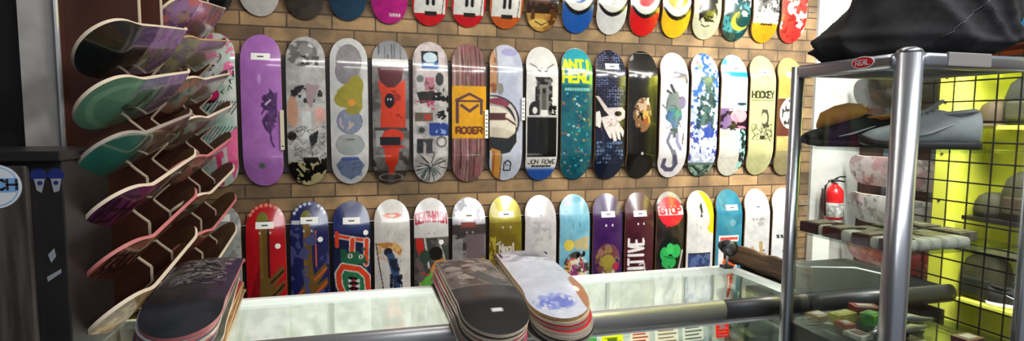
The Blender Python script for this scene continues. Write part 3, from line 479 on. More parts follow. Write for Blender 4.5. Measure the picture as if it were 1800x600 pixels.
v = Cv((122, 188, 214), (110, 176, 206)); v.r(.3, .02, .75, .06, (90, 170, 196)).e(.26, .07, .1, .015, (210, 130, 160)).l([(.42, .23), (.44, .27)], .02, (70, 110, 130)).l([(.62, .22), (.64, .25)], .02, (70, 110, 130)).e(.3, .39, .16, .042, (230, 206, 80)).e(.3, .39, .17, .044, (170, 150, 50), ring=.9).p([(.45, .36), (.95, .32), (.95, .44), (.5, .42)], (196, 180, 130)).ne(7, .42, (70, 66, 60), 4, .55, .58, .44, .14).ne(7, .5, (200, 90, 80), 8, .5, .6, .36, .12).ne(8, .55, (230, 170, 60), 12, .4, .62, .36, .1).ne(8, .55, (150, 60, 120), 17, .6, .56, .3, .1).ne(8, .6, (226, 216, 200), 21, .6, .6, .4, .12).e(.6, .47, .06, .02, K).e(.8, .46, .05, .02, K).r(.1, .72, .95, .78, (120, 150, 140))
g3[8] = (v, 'light blue deck with a yellow sun over a crowded cartoon scene', {})
v = Cv((66, 30, 92), (58, 24, 84)); v.e(.42, .25, .03, .01, Wh).e(.64, .25, .03, .01, Wh).ne(6, .36, (140, 120, 60), 4, .5, .52, .42, .12).ne(7, .5, (110, 60, 70), 9, .5, .52, .42, .13).e(.5, .53, .22, .055, (150, 136, 50)).e(.78, .57, .12, .03, (170, 40, 70)).e(.25, .46, .1, .03, (150, 100, 90)).e(.5, .42, .1, .025, (140, 100, 80)).e(.5, .7, .26, .05, (180, 172, 180)).l([(.4, .68), (.36, .62)], .09, (190, 182, 190)).l([(.62, .68), (.7, .61)], .09, (190, 182, 190)).r(.25, .72, .75, .82, (170, 160, 172)).sk(8, (90, 80, 96), 5, (.3, .67, .75, .78), .02)
g3[9] = (v, 'purple deck with a gold cluster of cartoon faces', dict(price=(.5, .165)))
v = Cv((76, 28, 42), (64, 22, 36)); v.e(.42, .25, .028, .009, Wh).e(.62, .25, .028, .009, Wh).t('PRIMITIVE', .12, .83, .46, .5, (226, 222, 222), .085, rot=True).p([(.5, .3), (.95, .2), (.95, .4), (.85, .8), (.66, .84), (.8, .45)], (76, 28, 42)).l([(.5, .57), (.66, .56), (.7, .62), (.55, .66)], .05, (200, 190, 190))
g3[10] = (v, 'maroon deck with white lettering running up its length', dict(price=(.5, .17)))
v = Cv((50, 40, 38), (34, 28, 28)); v.r(0, 0, 1, .1, (150, 146, 146)).e(.5, .16, .46, .12, (222, 34, 46)).r(.06, .12, .96, .19, (236, 206, 206)).t('STOP', .12, .13, .76, .048, (222, 34, 46), .07).l([(.3, .265), (.36, .285)], .04, (200, 40, 40)).l([(.56, .265), (.5, .28)], .04, (200, 40, 40)).e(.5, .5, .42, .14, (16, 22, 20)).e(.28, .5, .15, .055, (40, 170, 80)).e(.7, .48, .18, .055, (40, 170, 80)).e(.45, .57, .26, .05, (36, 160, 74)).e(.48, .46, .14, .045, (52, 186, 92)).l([(.3, .52), (.6, .54)], .03, (14, 80, 36)).l([(.45, .6), (.55, .66)], .05, (20, 90, 44)).e(.18, .7, .18, .05, (226, 180, 40)).r(.3, .67, .8, .85, (190, 190, 190)).l([(.8, .66), (.95, .48)], .06, (190, 180, 176))
g3[11] = (v, 'dark deck with a red round sign and green clover creature', {})
v = Cv((210, 208, 206), (200, 198, 198)); v.e(1.05, .16, .5, .2, (236, 196, 20)).e(.5, .1, .44, .25, (210, 208, 206)).p([(.5, .0), (.75, .02), (.98, .1), (1, .32), (.86, .33), (.8, .2), (.7, .1)], (238, 200, 24)).r(0, 0, .48, .09, (186, 186, 184), .6).p([(.46, .13), (.56, .1), (.56, .18), (.5, .2)], K).t('*', .46, .2, .08, .02, K, .02).sk(3, (150, 146, 140), 3, (.35, .26, .6, .31), .014, .06).r(.06, .52, .9, .84, (44, 60, 110)).n(4, .5, (90, 110, 160), 6, (.06, .52, .9, .84), .7).n(5, .6, (26, 32, 66), 9, (.06, .52, .9, .7), .8).r(.06, .51, .9, .52, (30, 30, 36))
g3[12] = (v, 'white deck with a yellow corner above a dark blue photo', {})
v = Cv((50, 136, 164), (42, 122, 150)); v.e(.6, .28, .12, .03, (130, 176, 190), .7).r(.1, .385, .86, .435, (232, 228, 226)).t('*********', .16, .4, .66, .02, (210, 50, 40), .03).r(.1, .455, .82, 1, (216, 214, 212)); oc = (206, 74, 30)
v.e(.5, .48, .08, .022, oc).p([(.36, .53), (.64, .53), (.7, .72), (.3, .72)], oc).l([(.36, .54), (.28, .64), (.24, .7)], .09, oc).l([(.64, .54), (.72, .66)], .09, oc).r(.34, .7, .47, .92, oc).r(.53, .7, .66, .92, oc)
g3[13] = (v, 'teal deck with an orange human silhouette on white', dict(price=(.58, .155)))
v = Cv((204, 204, 206), (194, 196, 198)); tn = (176, 154, 104); v.n(8, .6, (170, 170, 174), 4, (.2, .24, .8, .32)).l([(.3, .5), (.48, .6)], .13, tn).l([(.62, .46), (.7, .6)], .15, tn).l([(.14, .58), (.4, .66)], .12, tn).e(.58, .66, .3, .07, tn).l([(.8, .56), (.9, .6)], .1, tn).sk(18, (90, 76, 50), 7, (.2, .48, .85, .74), .016, .08).t('****', .25, .25, .5, .02, (150, 150, 150), .02)
g3[14] = (v, 'white deck with tan bony fingers in the bottom row', dict(price=(.5, .155)))
v = Cv((214, 216, 218), (200, 204, 208)); v.t('*****', .15, .4, .75, .03, (50, 52, 56), .03).l([(.5, .52), (.42, .54), (.5, .58)], .03, K).p([(.6, .5), (.8, .5), (.8, .56), (.64, .55)], K).t('**', .2, .64, .6, .05, (50, 52, 56), .05).n(9, .52, (60, 62, 66), 5, (.15, .7, .8, .78)).e(.45, .15, .1, .02, (190, 194, 198))
g3[15] = (v, 'white deck with small black drawings at the right end of the bottom row', {})
for i, (v, lb, kw) in g3.items(): deck(v, lb, R3, wallmtx(i, ZT3 + random.Random(i + 80).uniform(-.003, .003)), **kw)
# the bottom row stands on a low shelf
tag(B().box(-.8, WY - .12, ZT3 - HALF - .03, 2.98, WY - .0005, ZT3 - HALF - .004, bev=.004).build('wall_shelf', M_BROWN), 'low brown ledge under the bottom row of decks', 'shelf')

NM = {'middle': ['mint-pink', 'lilac', 'ink sketch', 'stacked circles', 'orange silhouette', 'collage', 'yellow block', 'round tower', 'black rectangle', 'teal lettered', 'drawn hand', 'black', 'curling creature', 'blue floral', 'turquoise-pink', 'pale green', 'olive ball'],
      'bottom': ['grey', 'red banner', 'navy banner', 'green jaws', 'orange plume', 'red lettered', 'fire scene', 'gold', 'plain white', 'yellow sun', 'purple', 'maroon', 'clover', 'yellow corner', 'orange man', 'bony finger', 'last white']}
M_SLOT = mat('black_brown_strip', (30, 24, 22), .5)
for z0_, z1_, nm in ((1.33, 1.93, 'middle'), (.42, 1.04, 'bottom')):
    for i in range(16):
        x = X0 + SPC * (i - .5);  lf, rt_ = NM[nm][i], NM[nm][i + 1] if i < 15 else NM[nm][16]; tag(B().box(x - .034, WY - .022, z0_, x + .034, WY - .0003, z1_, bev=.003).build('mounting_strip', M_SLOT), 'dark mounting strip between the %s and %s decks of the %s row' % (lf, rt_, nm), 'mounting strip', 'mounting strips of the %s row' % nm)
# ------------------------------------------------------------------ left slotted rack with tilted decks
AL = math.radians(50); XO = -.665; XC = -.632; XI = -.88
NEARZ = [1.065 + .15 * k for k in range(6)]; FARZ = [.965 + .15 * k for k in range(8)]
M_FINEDGE = mat('pale_edge_band', (206, 188, 164), .4)
rack = empty('slotted_deck_rack', (XI, 2.3, 1.0)); tag(rack, 'brown slotted rack holding tilted decks against the left side wall', 'display rack')
ro = Vector((XI, 2.3, 1.0))
def RP(b_, name, M_): o = b_.build(name, M_, rack); o.data.transform(Matrix.Translation(-ro)); return o
RP(B().box(XI - .004, 2.075, 0, XI + .012, WY - .001, 2.6), 'side_panel', M_BROWN)
ALN = [math.radians(q) for q in (45, 46, 46, 44, 41, 37)]; ALF = [math.radians(q) for q in (52, 51, 50, 49, 47, 45, 42, 39)]
def fin(y, zs, als):
    pb = .0
    pts = [(XI, pb), (XO, pb)]
    for z, AL in zip(zs, als):
        dvec = (math.sin(AL), math.cos(AL)); nb = (-math.cos(AL) * (TH + .012), math.sin(AL) * (TH + .012))
        ix, iz = XC - .099 * dvec[0], z - .099 * dvec[1]        # inner rail
        ch = XO - ix
        pts += [(XO, iz - ch * .9), (ix + .004, iz - .004), (ix + nb[0], iz + nb[1])]
        tt = (XO - pts[-1][0]) / dvec[0]; pts.append((XO, pts[-1][1] + dvec[1] * tt))
    pts += [(XO, 2.55), (XI, 2.55)]
    RP(B().prism(pts, y, y + .014, lambda u, v_, d: (u, d, v_)), 'upright_fin', M_BROWN)
    e = B()
    for (a, c), (d_, f_) in zip(pts[1:-1], pts[2:-1]):
        if abs(a - d_) + abs(c - f_) < .003: continue
        L = math.hypot(d_ - a, f_ - c); nx_, nz_ = (f_ - c) / L * .004, -(d_ - a) / L * .004
        e.prism([(a, c), (d_, f_), (d_ + nx_, f_ + nz_), (a + nx_, c + nz_)], y - .001, y + .015, lambda u, v_, dd: (u, dd, v_))
    RP(e, 'edge_band', M_FINEDGE)
for y in (2.105, 2.325): fin(y, NEARZ, ALN)
for y in (2.745, 3.02): fin(y, FARZ, ALF)
for x in (-.735, -.715): RP(B().tube([(x, 2.1035, 1.185), (x, 2.1055, 1.185)], .0045, 8), 'screw_head', M_STEEL)
def rackmtx(y, z, beta=7.0, al=AL, dx=0):
    be = math.radians(beta); Z = Vector((0, math.cos(be), math.sin(be))); n = Vector((math.cos(al), 0, -math.sin(al))); n = (n - Z * n.dot(Z)).normalized()
    Y = -n; X = Y.cross(Z).normalized(); m_ = Matrix((X, Y, Z)).transposed().to_4x4(); m_.translation = (XC + dx, y, z); return m_
def g_n(c1, c2, c3, seed, txt=None, tc_=(30, 20, 30)):
    v = Cv(c1, c2, 2.5, seed); v.n(3, .56, c3, seed + 3).n(6, .62, tuple(int(q * .72) for q in c2), seed + 7)
    if txt: v.t(txt, .12, .9, .1, .7, tc_, .04, rot=True) if len(txt) == 1 else v.t(txt, .2, .98, .26, .5, tc_, .05, rot=True)
    return v
near = [
 (g_n((150, 92, 62), (176, 122, 90), (120, 70, 54), 3).r(0, .72, 1, 1, (196, 160, 120)).n(8, .55, (150, 116, 82), 9, (.1, .74, .9, 1)), 'lowest tilted deck of the near column, copper with a cream nose'),
 (g_n((156, 76, 58), (170, 100, 76), (96, 46, 50), 6, '*******'), 'copper red tilted deck with dark lettering, second from bottom of near column'),
 (g_n((150, 110, 84), (120, 84, 62), (190, 196, 180), 9).r(0, .66, 1, 1, (132, 44, 96)).mix(np.clip((YY - .85) / .15, 0, 1), (70, 30, 90)).t('VEROX', .2, .98, .26, .5, (50, 16, 44), .06, rot=True), 'purple-nosed tilted deck with dark lettering in the near column'),
 (g_n((150, 130, 110), (120, 96, 80), (180, 160, 140), 12).e(.5, .82, .5, .2, (30, 110, 100)).e(.5, .82, .5, .2, (190, 205, 196), ring=.86), 'tilted deck with a dark green nose, below the green swirl deck'),
 (g_n((150, 140, 170), (176, 160, 190), (120, 100, 140), 15).r(0, .5, 1, 1, (84, 136, 114)).e(.5, .75, .46, .22, (110, 160, 134), ring=.7).l([(.3, .62), (.6, .68), (.5, .8)], .1, (40, 76, 62)).l([(.2, .55), (.8, .6)], .06, (150, 190, 170)), 'tilted deck with pale green swirl nose and lilac middle'),
 (g_n((150, 120, 150), (166, 130, 180), (130, 140, 110), 18).r(0, .6, 1, 1, (16, 34, 36)).e(.5, .8, .5, .2, (10, 24, 26)), 'topmost tilted deck of the near column, nearly black at its nose')]
far = [
 (g_n((130, 110, 90), (150, 130, 110), (110, 120, 100), 31), 'lowest tilted deck of the far column, dull green and brown'),
 (g_n((170, 84, 76), (140, 96, 76), (110, 60, 50), 33), 'reddish tilted deck in the far column, second from the bottom'),
 (g_n((120, 130, 104), (140, 120, 90), (150, 96, 86), 35), 'olive and brown tilted deck in the far column, third from the bottom'),
 (g_n((176, 120, 110), (150, 130, 100), (216, 100, 120), 37), 'tilted deck with a pink tail in the far column'),
 (g_n((140, 160, 144), (150, 130, 110), (110, 80, 70), 39), 'grey-green tilted deck in the far column with brown marks'),
 (g_n((170, 110, 96), (150, 160, 150), (196, 130, 116), 41), 'salmon and grey tilted deck in the far column'),
 (g_n((140, 140, 100), (160, 150, 120), (130, 120, 130), 43), 'olive tilted deck in the far column, second from the top'),
 (g_n((170, 130, 110), (170, 120, 190), (220, 110, 130), 45), 'topmost tilted deck of the far column, lilac and tan')]
for k, (v, lb) in enumerate(near): deck(v, lb, 'tilted decks in the near column of the left rack', rackmtx(2.10 + .012 * ((k * 7) % 3 - 1), NEARZ[k], 7, ALN[k]), ply=(3, 4, 3, 1, 3, 3)[k])
for k, (v, lb) in enumerate(far): deck(v, lb, 'tilted decks in the far column of the left rack', rackmtx(2.765 + .01 * ((k * 5) % 3 - 1), FARZ[k], 7, ALF[k]), ply=(3, 4, 3, 4, 3, 3, 0, 3)[k])

# ------------------------------------------------------------------ left cabinet and pale panel
M_WOODDK = mat('dark_woodgrain', (52, 46, 43), .45, noise=(88, 80, 74), nscale=5, stretch=(7, 7, .7)); M_DARK = mat('black_laminate', (30, 27, 27), .35, noise=(38, 34, 33), nscale=8)
M_PALE = mat('pale_textured_sheet', (170, 166, 158), .5, noise=(206, 202, 196), nscale=6, bump=.4)
struct(B().box(-.978, 2.08, 0, -.885, 2.16, 3.1).build('wall_partition', M_PALE)); struct(B().box(-1.6, 2.10, 0, -.979, 2.16, 3.1).build('wall_partition_dark', mat('black_recess', (18, 18, 20), .6)))
struct(B().tube([(-.874, 2.066, 0), (-.874, 2.066, 3.1)], .009, 10).build('trim_1', M_STEEL))
cab = empty('sticker_cabinet', (-.95, 1.75, 0)); tag(cab, 'dark woodgrain cabinet with stickers in the corner left of the deck rack', 'cabinet')
def CP(b_, n_, M_, sm=False): o = b_.build(n_, M_, cab, sm); o.data.transform(Matrix.Translation((.95, -1.75, 0))); return o
CP(B().box(-1.45, 1.62, 0, -.69, 1.885, 1.5, bev=.004), 'body', M_DARK); CP(B().box(-1.47, 1.595, 1.5, -.682, 1.89, 1.525, bev=.004), 'top', M_DARK)
dr = CP(B().box(-1.44, 1.602, .05, -.757, 1.62, 1.49, bev=.003), 'door', M_WOODDK)
M_BLUE = mat('sticker_blue', (130, 176, 220), .3); M_WHITE = mat('sticker_white', (228, 230, 232), .3); M_NAVY = mat('sticker_navy', (34, 46, 110), .3)
def disc(b_, x, z, r, y0, y1, sx=1): return b_.prism([(x + sx * r * math.cos(a * PI / 24), z + r * math.sin(a * PI / 24)) for a in range(48)], y0, y1, lambda u, v_, d: (u, d, v_))
cxs, czs = -.888, 1.423
# the sticker's centre lies a little left of the frame
sx_, sz_, sr_ = -.818, 1.442, .052
CP(disc(B(), sx_, sz_, sr_, 1.5995, 1.602), 'round_sticker', M_WHITE); CP(disc(B(), sx_, sz_, sr_ * .91, 1.599, 1.5995), 'sticker_rim', M_BLUE)
CP(disc(B(), sx_, sz_, sr_ * .86, 1.5985, 1.599), 'sticker_field', M_WHITE)
CP(B().box(sx_ - sr_ * .82, 1.5978, sz_ - .045 * .3, sx_ + sr_ * .82, 1.5985, sz_ + .02), 'sticker_band', M_BLUE)
def strokes(txt, x, z, w_, h_, lw, y0, y1, b_=None):
    b_ = b_ or B(); n = len(txt); cw = w_ / (n + (n - 1) * .3)
    for i, ch in enumerate(txt):
        for stk in FONT.get(ch, []):
            P_ = [(x + i * cw * 1.3 + a / 4 * cw, z - q / 6 * h_) for a, q in stk]
            for (a, c), (d_, e) in zip(P_, P_[1:]):
                L = math.hypot(d_ - a, e - c) or 1e-6; ux, uz = (d_ - a) / L * lw / 2, (e - c) / L * lw / 2
                b_.prism([(a - ux - uz, c - uz + ux), (d_ + ux - uz, e + uz + ux), (d_ + ux + uz, e + uz - ux), (a - ux + uz, c - uz - ux)], y0, y1, lambda u, v_, dd: (u, dd, v_))
    return b_
CP(strokes('NCH', sx_ - .022, sz_ + .0155, .066, .022, .0045, 1.5965, 1.5975), 'sticker_lettering', mat('sticker_ink', (40, 44, 54), .4))
M_EYE = mat('eye_sticker_pale', (150, 152, 160), .4)
ex, ez = -.722, 1.445
CP(disc(disc(B(), ex - .017, ez + .02, .017, 1.618, 1.6199), ex + .019, ez + .02, .017, 1.618, 1.6199), 'eyes_sticker', M_NAVY)
CP(B().prism([(ex - .026, ez + .012), (ex - .004, ez + .012), (ex - .012, ez - .022), (ex - .022, ez - .016)], 1.6165, 1.6179, lambda u, v_, d: (u, d, v_)).prism([(ex + .008, ez + .012), (ex + .03, ez + .012), (ex + .024, ez - .018), (ex + .013, ez - .022)], 1.6165, 1.6179, lambda u, v_, d: (u, d, v_)), 'eye_whites', M_EYE)
CP(disc(B(), ex - .014, ez + .002, .005, 1.6155, 1.6164), 'pupil', M_NAVY); CP(disc(B(), ex + .019, ez + .002, .005, 1.6155, 1.6164), 'pupil', M_NAVY)
CP(B().prism([(-.73, 1.27), (-.717, 1.285), (-.714, 1.265), (-.724, 1.25)], 1.618, 1.6199, lambda u, v_, d: (u, d, v_)).prism([(-.735, 1.215), (-.705, 1.233), (-.705, 1.223), (-.733, 1.203)], 1.618, 1.6199, lambda u, v_, d: (u, d, v_)), 'torn_sticker', M_EYE)

# ------------------------------------------------------------------ glass counter
M_BLK0 = mat('black_stand_top', (30, 30, 32), .4)
M_GL = glass('counter_glass', (249, 252, 250), .01); M_GLC = glass('case_glass', (240, 243, 241), .025); M_GLS = glass('shelf_glass', (228, 236, 231), .04)
M_WFR = mat('white_enamel', (226, 228, 224), .35); M_DIFF = mat('frosted_back_panel', (226, 226, 216), .5, noise=(200, 202, 190), nscale=22)
FY, BY, CX0, CX1, CZ = 1.64, 2.03, -.675, 1.517, 1.0
ct = empty('glass_counter', (.4, FY, 0)); tag(ct, 'long glass-topped counter with steel front rail and bright white interior', 'counter')
def KP(b_, n_, M_, sm=False): o = b_.build(n_, M_, ct, sm); o.data.transform(Matrix.Translation((-.4, -FY, 0))); return o
KP(B().box(CX0, FY + .02, CZ - .008, CX1, BY, CZ - .001), 'glass_top', M_GL)
def halfround(x0, x1, y, z, r): return [[(x, y + r * .75 * math.cos(a), z + r * math.sin(a)) for a in [2 * PI * k / 20 for k in range(20)]] for x in (x0, x1)]
rl = KP(B().loft(halfround(CX0, 1.20, FY, CZ - .036, .036)), 'front_rail', M_STEEL, True)
KP(B().loft(halfround(1.2005, CX1 + .02, FY, CZ - .036, .035)), 'front_rail', M_DKST, True)
KP(B().box(CX0, FY - .004, CZ - .084, CX1, FY + .008, CZ - .0725), 'lower_trim', M_WFR)
KP(B().box(CX0, BY - .012, CZ - .03, CX1, BY + .014, CZ + .004, bev=.003), 'back_rail', M_WFR)
KP(B().box(CX1 - .014, FY + .03, CZ - .02, CX1 + .01, BY - .013, CZ + .004, bev=.003), 'side_rail', M_WFR)
for a, c in ((CX0, -.09), (-.085, .46), (.465, .95), (.955, 1.30), (1.305, CX1 - .02)): KP(B().box(a, BY - .006, .45, c, BY + .002, CZ - .031), 'back_door', M_DIFF)
for x in (-.09, .46, .95, 1.30, 1.42): KP(B().box(x - .006, BY - .016, .45, x + .006, BY - .0065, CZ - .03), 'door_stile', mat('stile_grey', (178, 184, 174), .4))
KP(B().box(CX1 - .008, FY + .03, .45, CX1 - .002, BY - .017, CZ - .021), 'side_glass', M_GLS)
KP(B().box(CX0, FY - .002, .45, CX1, FY + .004, CZ - .085), 'front_glass', M_GL)
KP(B().box(CX0, FY + .005, .40, CX1, BY, .45), 'floor_panel', M_WFR); KP(B().box(CX0, FY + .03, 0, CX1, BY - .02, .399), 'base', M_DARK)
KP(B().box(CX0, FY + .006, .855, CX1 - .03, FY + .19, .862), 'glass_shelf', M_GL)
KP(B().box(CX0 + .02, FY + .022, CZ - .062, CX1 - .03, FY + .034, CZ - .045), 'lamp_strip', emit('counter_lamp', (244, 255, 240), 4))
l_ = area('counter_strip', (.36, FY + .05, CZ - .03), (.36, BY, CZ - .14), 2.2, .015, 4.8, (1, 1, .95))
# hanging packets inside the front of the counter, seen below the rail
def cardmat(name, c, rough=.5):
    M = mat(name, c, .5); nt = M.node_tree; b = nt.nodes['Principled BSDF']; t = nt.nodes.new('ShaderNodeBsdfTranslucent'); t.inputs[0].default_value = (*lin(c), 1); mx = nt.nodes.new('ShaderNodeMixShader'); mx.inputs[0].default_value = .55
    nt.links.new(b.outputs[0], mx.inputs[1]); nt.links.new(t.outputs[0], mx.inputs[2]); nt.links.new(mx.outputs[0], nt.nodes['Material Output'].inputs[0]); return M
area('packet_fill', (.55, 1.76, .925), (.55, 1.66, .885), 1.8, .012, 5, (1, 1, .96))  # unseen fill added behind the front rail to brighten the packets
def packet(px, w_, h_, cols, lb, lean=0, z=.8625, y=FY + .012, kind='sticker_packet', nrow=4):
    t = empty(kind, (px, y, z)); t.rotation_euler = (-.12, 0, lean); tag(t, lb, 'sticker pack', 'sticker packs inside the counter')
    B().box(-w_ / 2, 0, 0, w_ / 2, .004, h_, bev=.001).build('backing_card', cardmat('card_' + kind, cols[0], .4), t)
    b_ = B(); hh = h_ / (nrow + .5)
    for q in range(nrow): b_.box(-w_ * .4, -.001, hh * (q + .45), w_ * (.4 - .12 * (q % 2)), 0, hh * (q + .85))
    b_.build('printed_block', cardmat('print_' + kind, cols[1], .4), t)
    if len(cols) > 2: B().box(-w_ * .25, -.0022, h_ * .55, w_ * .2, -.0011, h_ * .8).build('emblem', cardmat('emblem_' + kind, cols[2], .4), t)
packet(.715, .06, .044, ((120, 190, 120), (230, 240, 220)), 'green sticker pack under the counter rail beside the deck stack', .05)
packet(.80, .075, .046, ((226, 228, 60), (240, 240, 150), (180, 200, 40)), 'bright yellow sticker pack under the counter rail')
packet(.90, .068, .05, ((232, 226, 214), (236, 120, 50)), 'sticker pack with orange lines under the counter rail', -.04)
packet(1.0, .085, .054, ((236, 232, 222), (206, 190, 150)), 'cream instruction card under the counter rail')
packet(1.10, .08, .055, ((228, 228, 218), (170, 170, 160)), 'white card with grey print under the counter rail', .03)
packet(1.215, .05, .052, ((226, 72, 44), (240, 200, 190), (240, 240, 238)), 'red-orange label under the right end of the counter rail')
sd = empty('side_stand', (-.74, 1.98, 0)); tag(sd, 'narrow dark stand between the cabinet and the end of the glass counter', 'stand')
B().box(-.055, -.085, 0, .055, .085, .985).build('body', M_DARK, sd); B().box(-.06, -.09, .985, .06, .09, .995, bev=.002).build('top', M_BLK0, sd)
M_MAG = mat('magazine_yellow', (196, 184, 84), .4, noise=(120, 130, 60), nscale=40); M_PAGE = mat('magazine_pages', (214, 208, 190), .6)
for mx_, my_, mz_, mw_, rz_, lb in ((-.74, 1.975, .9955, .1, .05, 'yellow-green magazine on the narrow stand below the deck rack'), (-.60, 1.96, 1.0005, .13, -.08, 'yellow-green magazine on the glass counter below the deck rack')):
    mg = empty('magazine', (mx_, my_, mz_), rz_); tag(mg, lb, 'magazine', 'magazines below the left rack')
    B().box(-mw_ / 2, -.07, 0, mw_ / 2, .07, .006).build('pages', M_PAGE, mg); B().box(-mw_ / 2, -.0705, .0062, mw_ / 2, .0705, .0075).build('cover', M_MAG, mg); B().box(-mw_ * .35, .03, .0077, mw_ * .3, .05, .0082).build('title_block', M_BLUE, mg)
# ------------------------------------------------------------------ stacks of decks on the counter
def laid(x, y, z, deg, flipped=False):
    a = math.radians(deg); Z = Vector((math.sin(a), math.cos(a), 0)); Y = Vector((0, 0, -1)); X = Y.cross(Z); m_ = Matrix((X, Y, Z)).transposed().to_4x4(); m_.translation = (x, y, z); return m_
def stack(cx, cy, deg, graphics, group, z0=CZ + .0015, shiftx=(0,), shifty=(0,), rots=(0,)):
    n = len(graphics); st_ = .0137
    for k, (v, lb, ply) in enumerate(graphics):  # bottom first; each face is convex, so the deck touches along its rails
        deck(v, lb, group, laid(cx + shiftx[k % len(shiftx)], cy + shifty[k % len(shifty)], z0 + TH + .010 + k * st_, deg + rots[k % len(rots)]), ply=ply, lo=(k < n - 1), flat=True)
blk = Cv((30, 32, 38), (44, 46, 54), 3, 2); blk.sk(60, (150, 148, 146), 7, (.15, .08, .85, .62), .02, .14).sk(14, (14, 14, 16), 3, (.15, .1, .85, .7), .05, .14).n(6, .6, (112, 110, 110), 5, (.1, .05, .9, .6), .6).l([(.3, .7), (.72, .7), (.72, .78)], .02, (14, 14, 18)).l([(.42, .7), (.42, .77)], .02, (14, 14, 18))
ls = [(Cv((150, 120, 84)), 'lowest deck of the left counter stack, tan', 0), (Cv((196, 150, 96), (170, 120, 70)), 'plain wood deck second from the bottom of the left counter stack', 0), (Cv((180, 30, 40)), 'red deck third from the bottom of the left counter stack', 0), (Cv((90, 96, 84), (120, 120, 100)), 'olive grey deck fourth from the bottom of the left counter stack', 3),
      (Cv((60, 90, 130)), 'slate blue deck fifth from the bottom of the left counter stack', 1), (Cv((170, 60, 70)), 'dull red deck sixth from the bottom of the left counter stack', 4), (Cv((100, 120, 150)), 'pale blue-grey deck third from the top of the left counter stack', 3), (Cv((190, 190, 196)), 'pale grey deck directly under the black top deck of the left stack', 4),
      (blk, 'black sketch-patterned deck on top of the left counter stack', 4)]
stack(-.475, 1.885, -5.8, ls, 'decks stacked on the left of the counter', shiftx=(.014, .01, .006, .004, -.002, -.004, 0, 0), shifty=(0, .012, -.006, .006, -.004, .008, 0, 0), rots=(1.5, .5, 2, -.5, 1, .3, 0, 0))
tp = Cv((92, 80, 74), (120, 104, 96), 4, 2); tp.n(5, .5, (60, 50, 46), 5, (.05, 0, .95, .62)).n(7, .58, (150, 136, 126), 8, (.05, 0, .95, .6)).r(0, .64, 1, 1, (24, 26, 28)).sk(16, (150, 140, 132), 5, (.1, .1, .9, .6), .018, .16).p([(.4, .5), (.6, .42), (.95, .62), (.7, .64)], (60, 62, 64)).r(.44, .86, .6, .88, Wh).e(0, .02, .3, .06, (196, 130, 80))
cs = [(Cv((60, 60, 62)), 'dark grey deck at the bottom of the middle counter stack', 1), (Cv((120, 110, 104)), 'taupe deck second from the bottom of the middle counter stack', 3), (Cv((210, 50, 100)), 'magenta pink deck in the middle counter stack', 1), (Cv((40, 40, 44)), 'black deck resting on the magenta deck of the middle stack', 1), (Cv((196, 50, 92)), 'raspberry deck third from the top of the middle stack', 3), (Cv((60, 56, 54)), 'brown-black deck directly under the top of the middle stack', 3),
      (tp, 'deck with a brown photo print and black nose on top of the middle stack', 3)]
stack(.368, 1.78, .6, cs, 'decks stacked in the middle of the counter', shiftx=(-.014, -.01, -.012, -.008, -.006, -.002, 0), shifty=(.01, .004, -.004, 0, .004, 0, 0), rots=(-1, .6, -1, 0, -.6, .3, 0))
tr = Cv((196, 200, 214), (210, 212, 222), 2, 2); tr.p([(.1, .0), (.85, .0), (.6, .14), (.15, .12)], (90, 82, 84)).p([(.2, .17), (.9, .17), (.96, .34), (.4, .33)], (120, 118, 124)).n(6, .5, (160, 156, 166), 5, (.1, .15, 1, .4), .8).r(.02, .1, .12, .4, (206, 190, 204)).r(.04, .2, .09, .3, (40, 36, 44)).ne(14, .46, (150, 160, 214), 9, .42, .9, .34, .05).ne(16, .5, (112, 122, 200), 13, .45, .905, .28, .035).e(.98, .82, .16, .16, (176, 120, 84)).e(.85, .82, .05, .02, (250, 236, 220))
rsx = [(Cv((50, 50, 56)), 'charcoal deck at the bottom of the right counter stack', 3), (Cv((30, 30, 34)), 'black deck second from the bottom of the right counter stack', 1), (Cv((150, 140, 130)), 'grey deck third from the bottom of the right counter stack', 3), (Cv((206, 36, 40)), 'bright red deck in the right counter stack', 3), (Cv((190, 30, 40)), 'crimson deck third from the top of the right counter stack', 1), (Cv((206, 180, 140)), 'natural maple deck second from the top of the right stack', 3),
      (tr, 'pale grey-blue glossy deck on top of the right counter stack', 0)]
stack(.597, 1.855, 3.8, rsx, 'decks stacked on the right of the counter', shiftx=(-.004, .004, .006, .004, .002, 0), shifty=(0, -.01, -.008, -.004, 0, 0), rots=(0, -.8, -.4, 0, .4, 0))

# ------------------------------------------------------------------ things at the right end of the counter
M_BARK = mat('rough_brown_wood', (120, 92, 66), .7, noise=(74, 56, 42), nscale=9, stretch=(1, .4, 5), bump=.5); M_BLK = mat('black_plastic', (22, 22, 24), .35)
b_ = B(); rg = []
for k in range(9):
    y = 1.66 + k * .06; h = .085 - .001 * (k * 5 % 7); rg.append([(1.575 + .013 * math.copysign(abs(math.cos(a)) ** .4, math.cos(a)) * (1 + .15 * math.sin(k * 1.7)), y, 1.04 + (h / 2 + .004 * math.sin(k * 2.3 + a)) * math.copysign(abs(math.sin(a)) ** .5, math.sin(a))) for a in [2 * PI * q / 14 for q in range(14)]])
tag(b_.loft(rg).build('wooden_plank', M_BARK, None, True), 'rough brown plank standing on edge behind the right end of the counter', 'plank')
lp = empty('clamp_lamp', (1.475, 2.0, CZ + .004)); tag(lp, 'small black clamp lamp on the back corner of the counter', 'lamp')
B().box(-.02, -.02, 0, .02, .02, .012, bev=.003).build('clamp_foot', M_BLK, lp); B().tube([(0, 0, .012), (.002, 0, .05), (-.004, 0, .075)], .006).build('stem', M_STEEL, lp, True)
B().tube([(-.004, .03, .09), (-.004, .0, .09), (-.004, -.03, .088)], [.02, .03, .034], 16).build('lamp_head', M_BLK, lp, True)
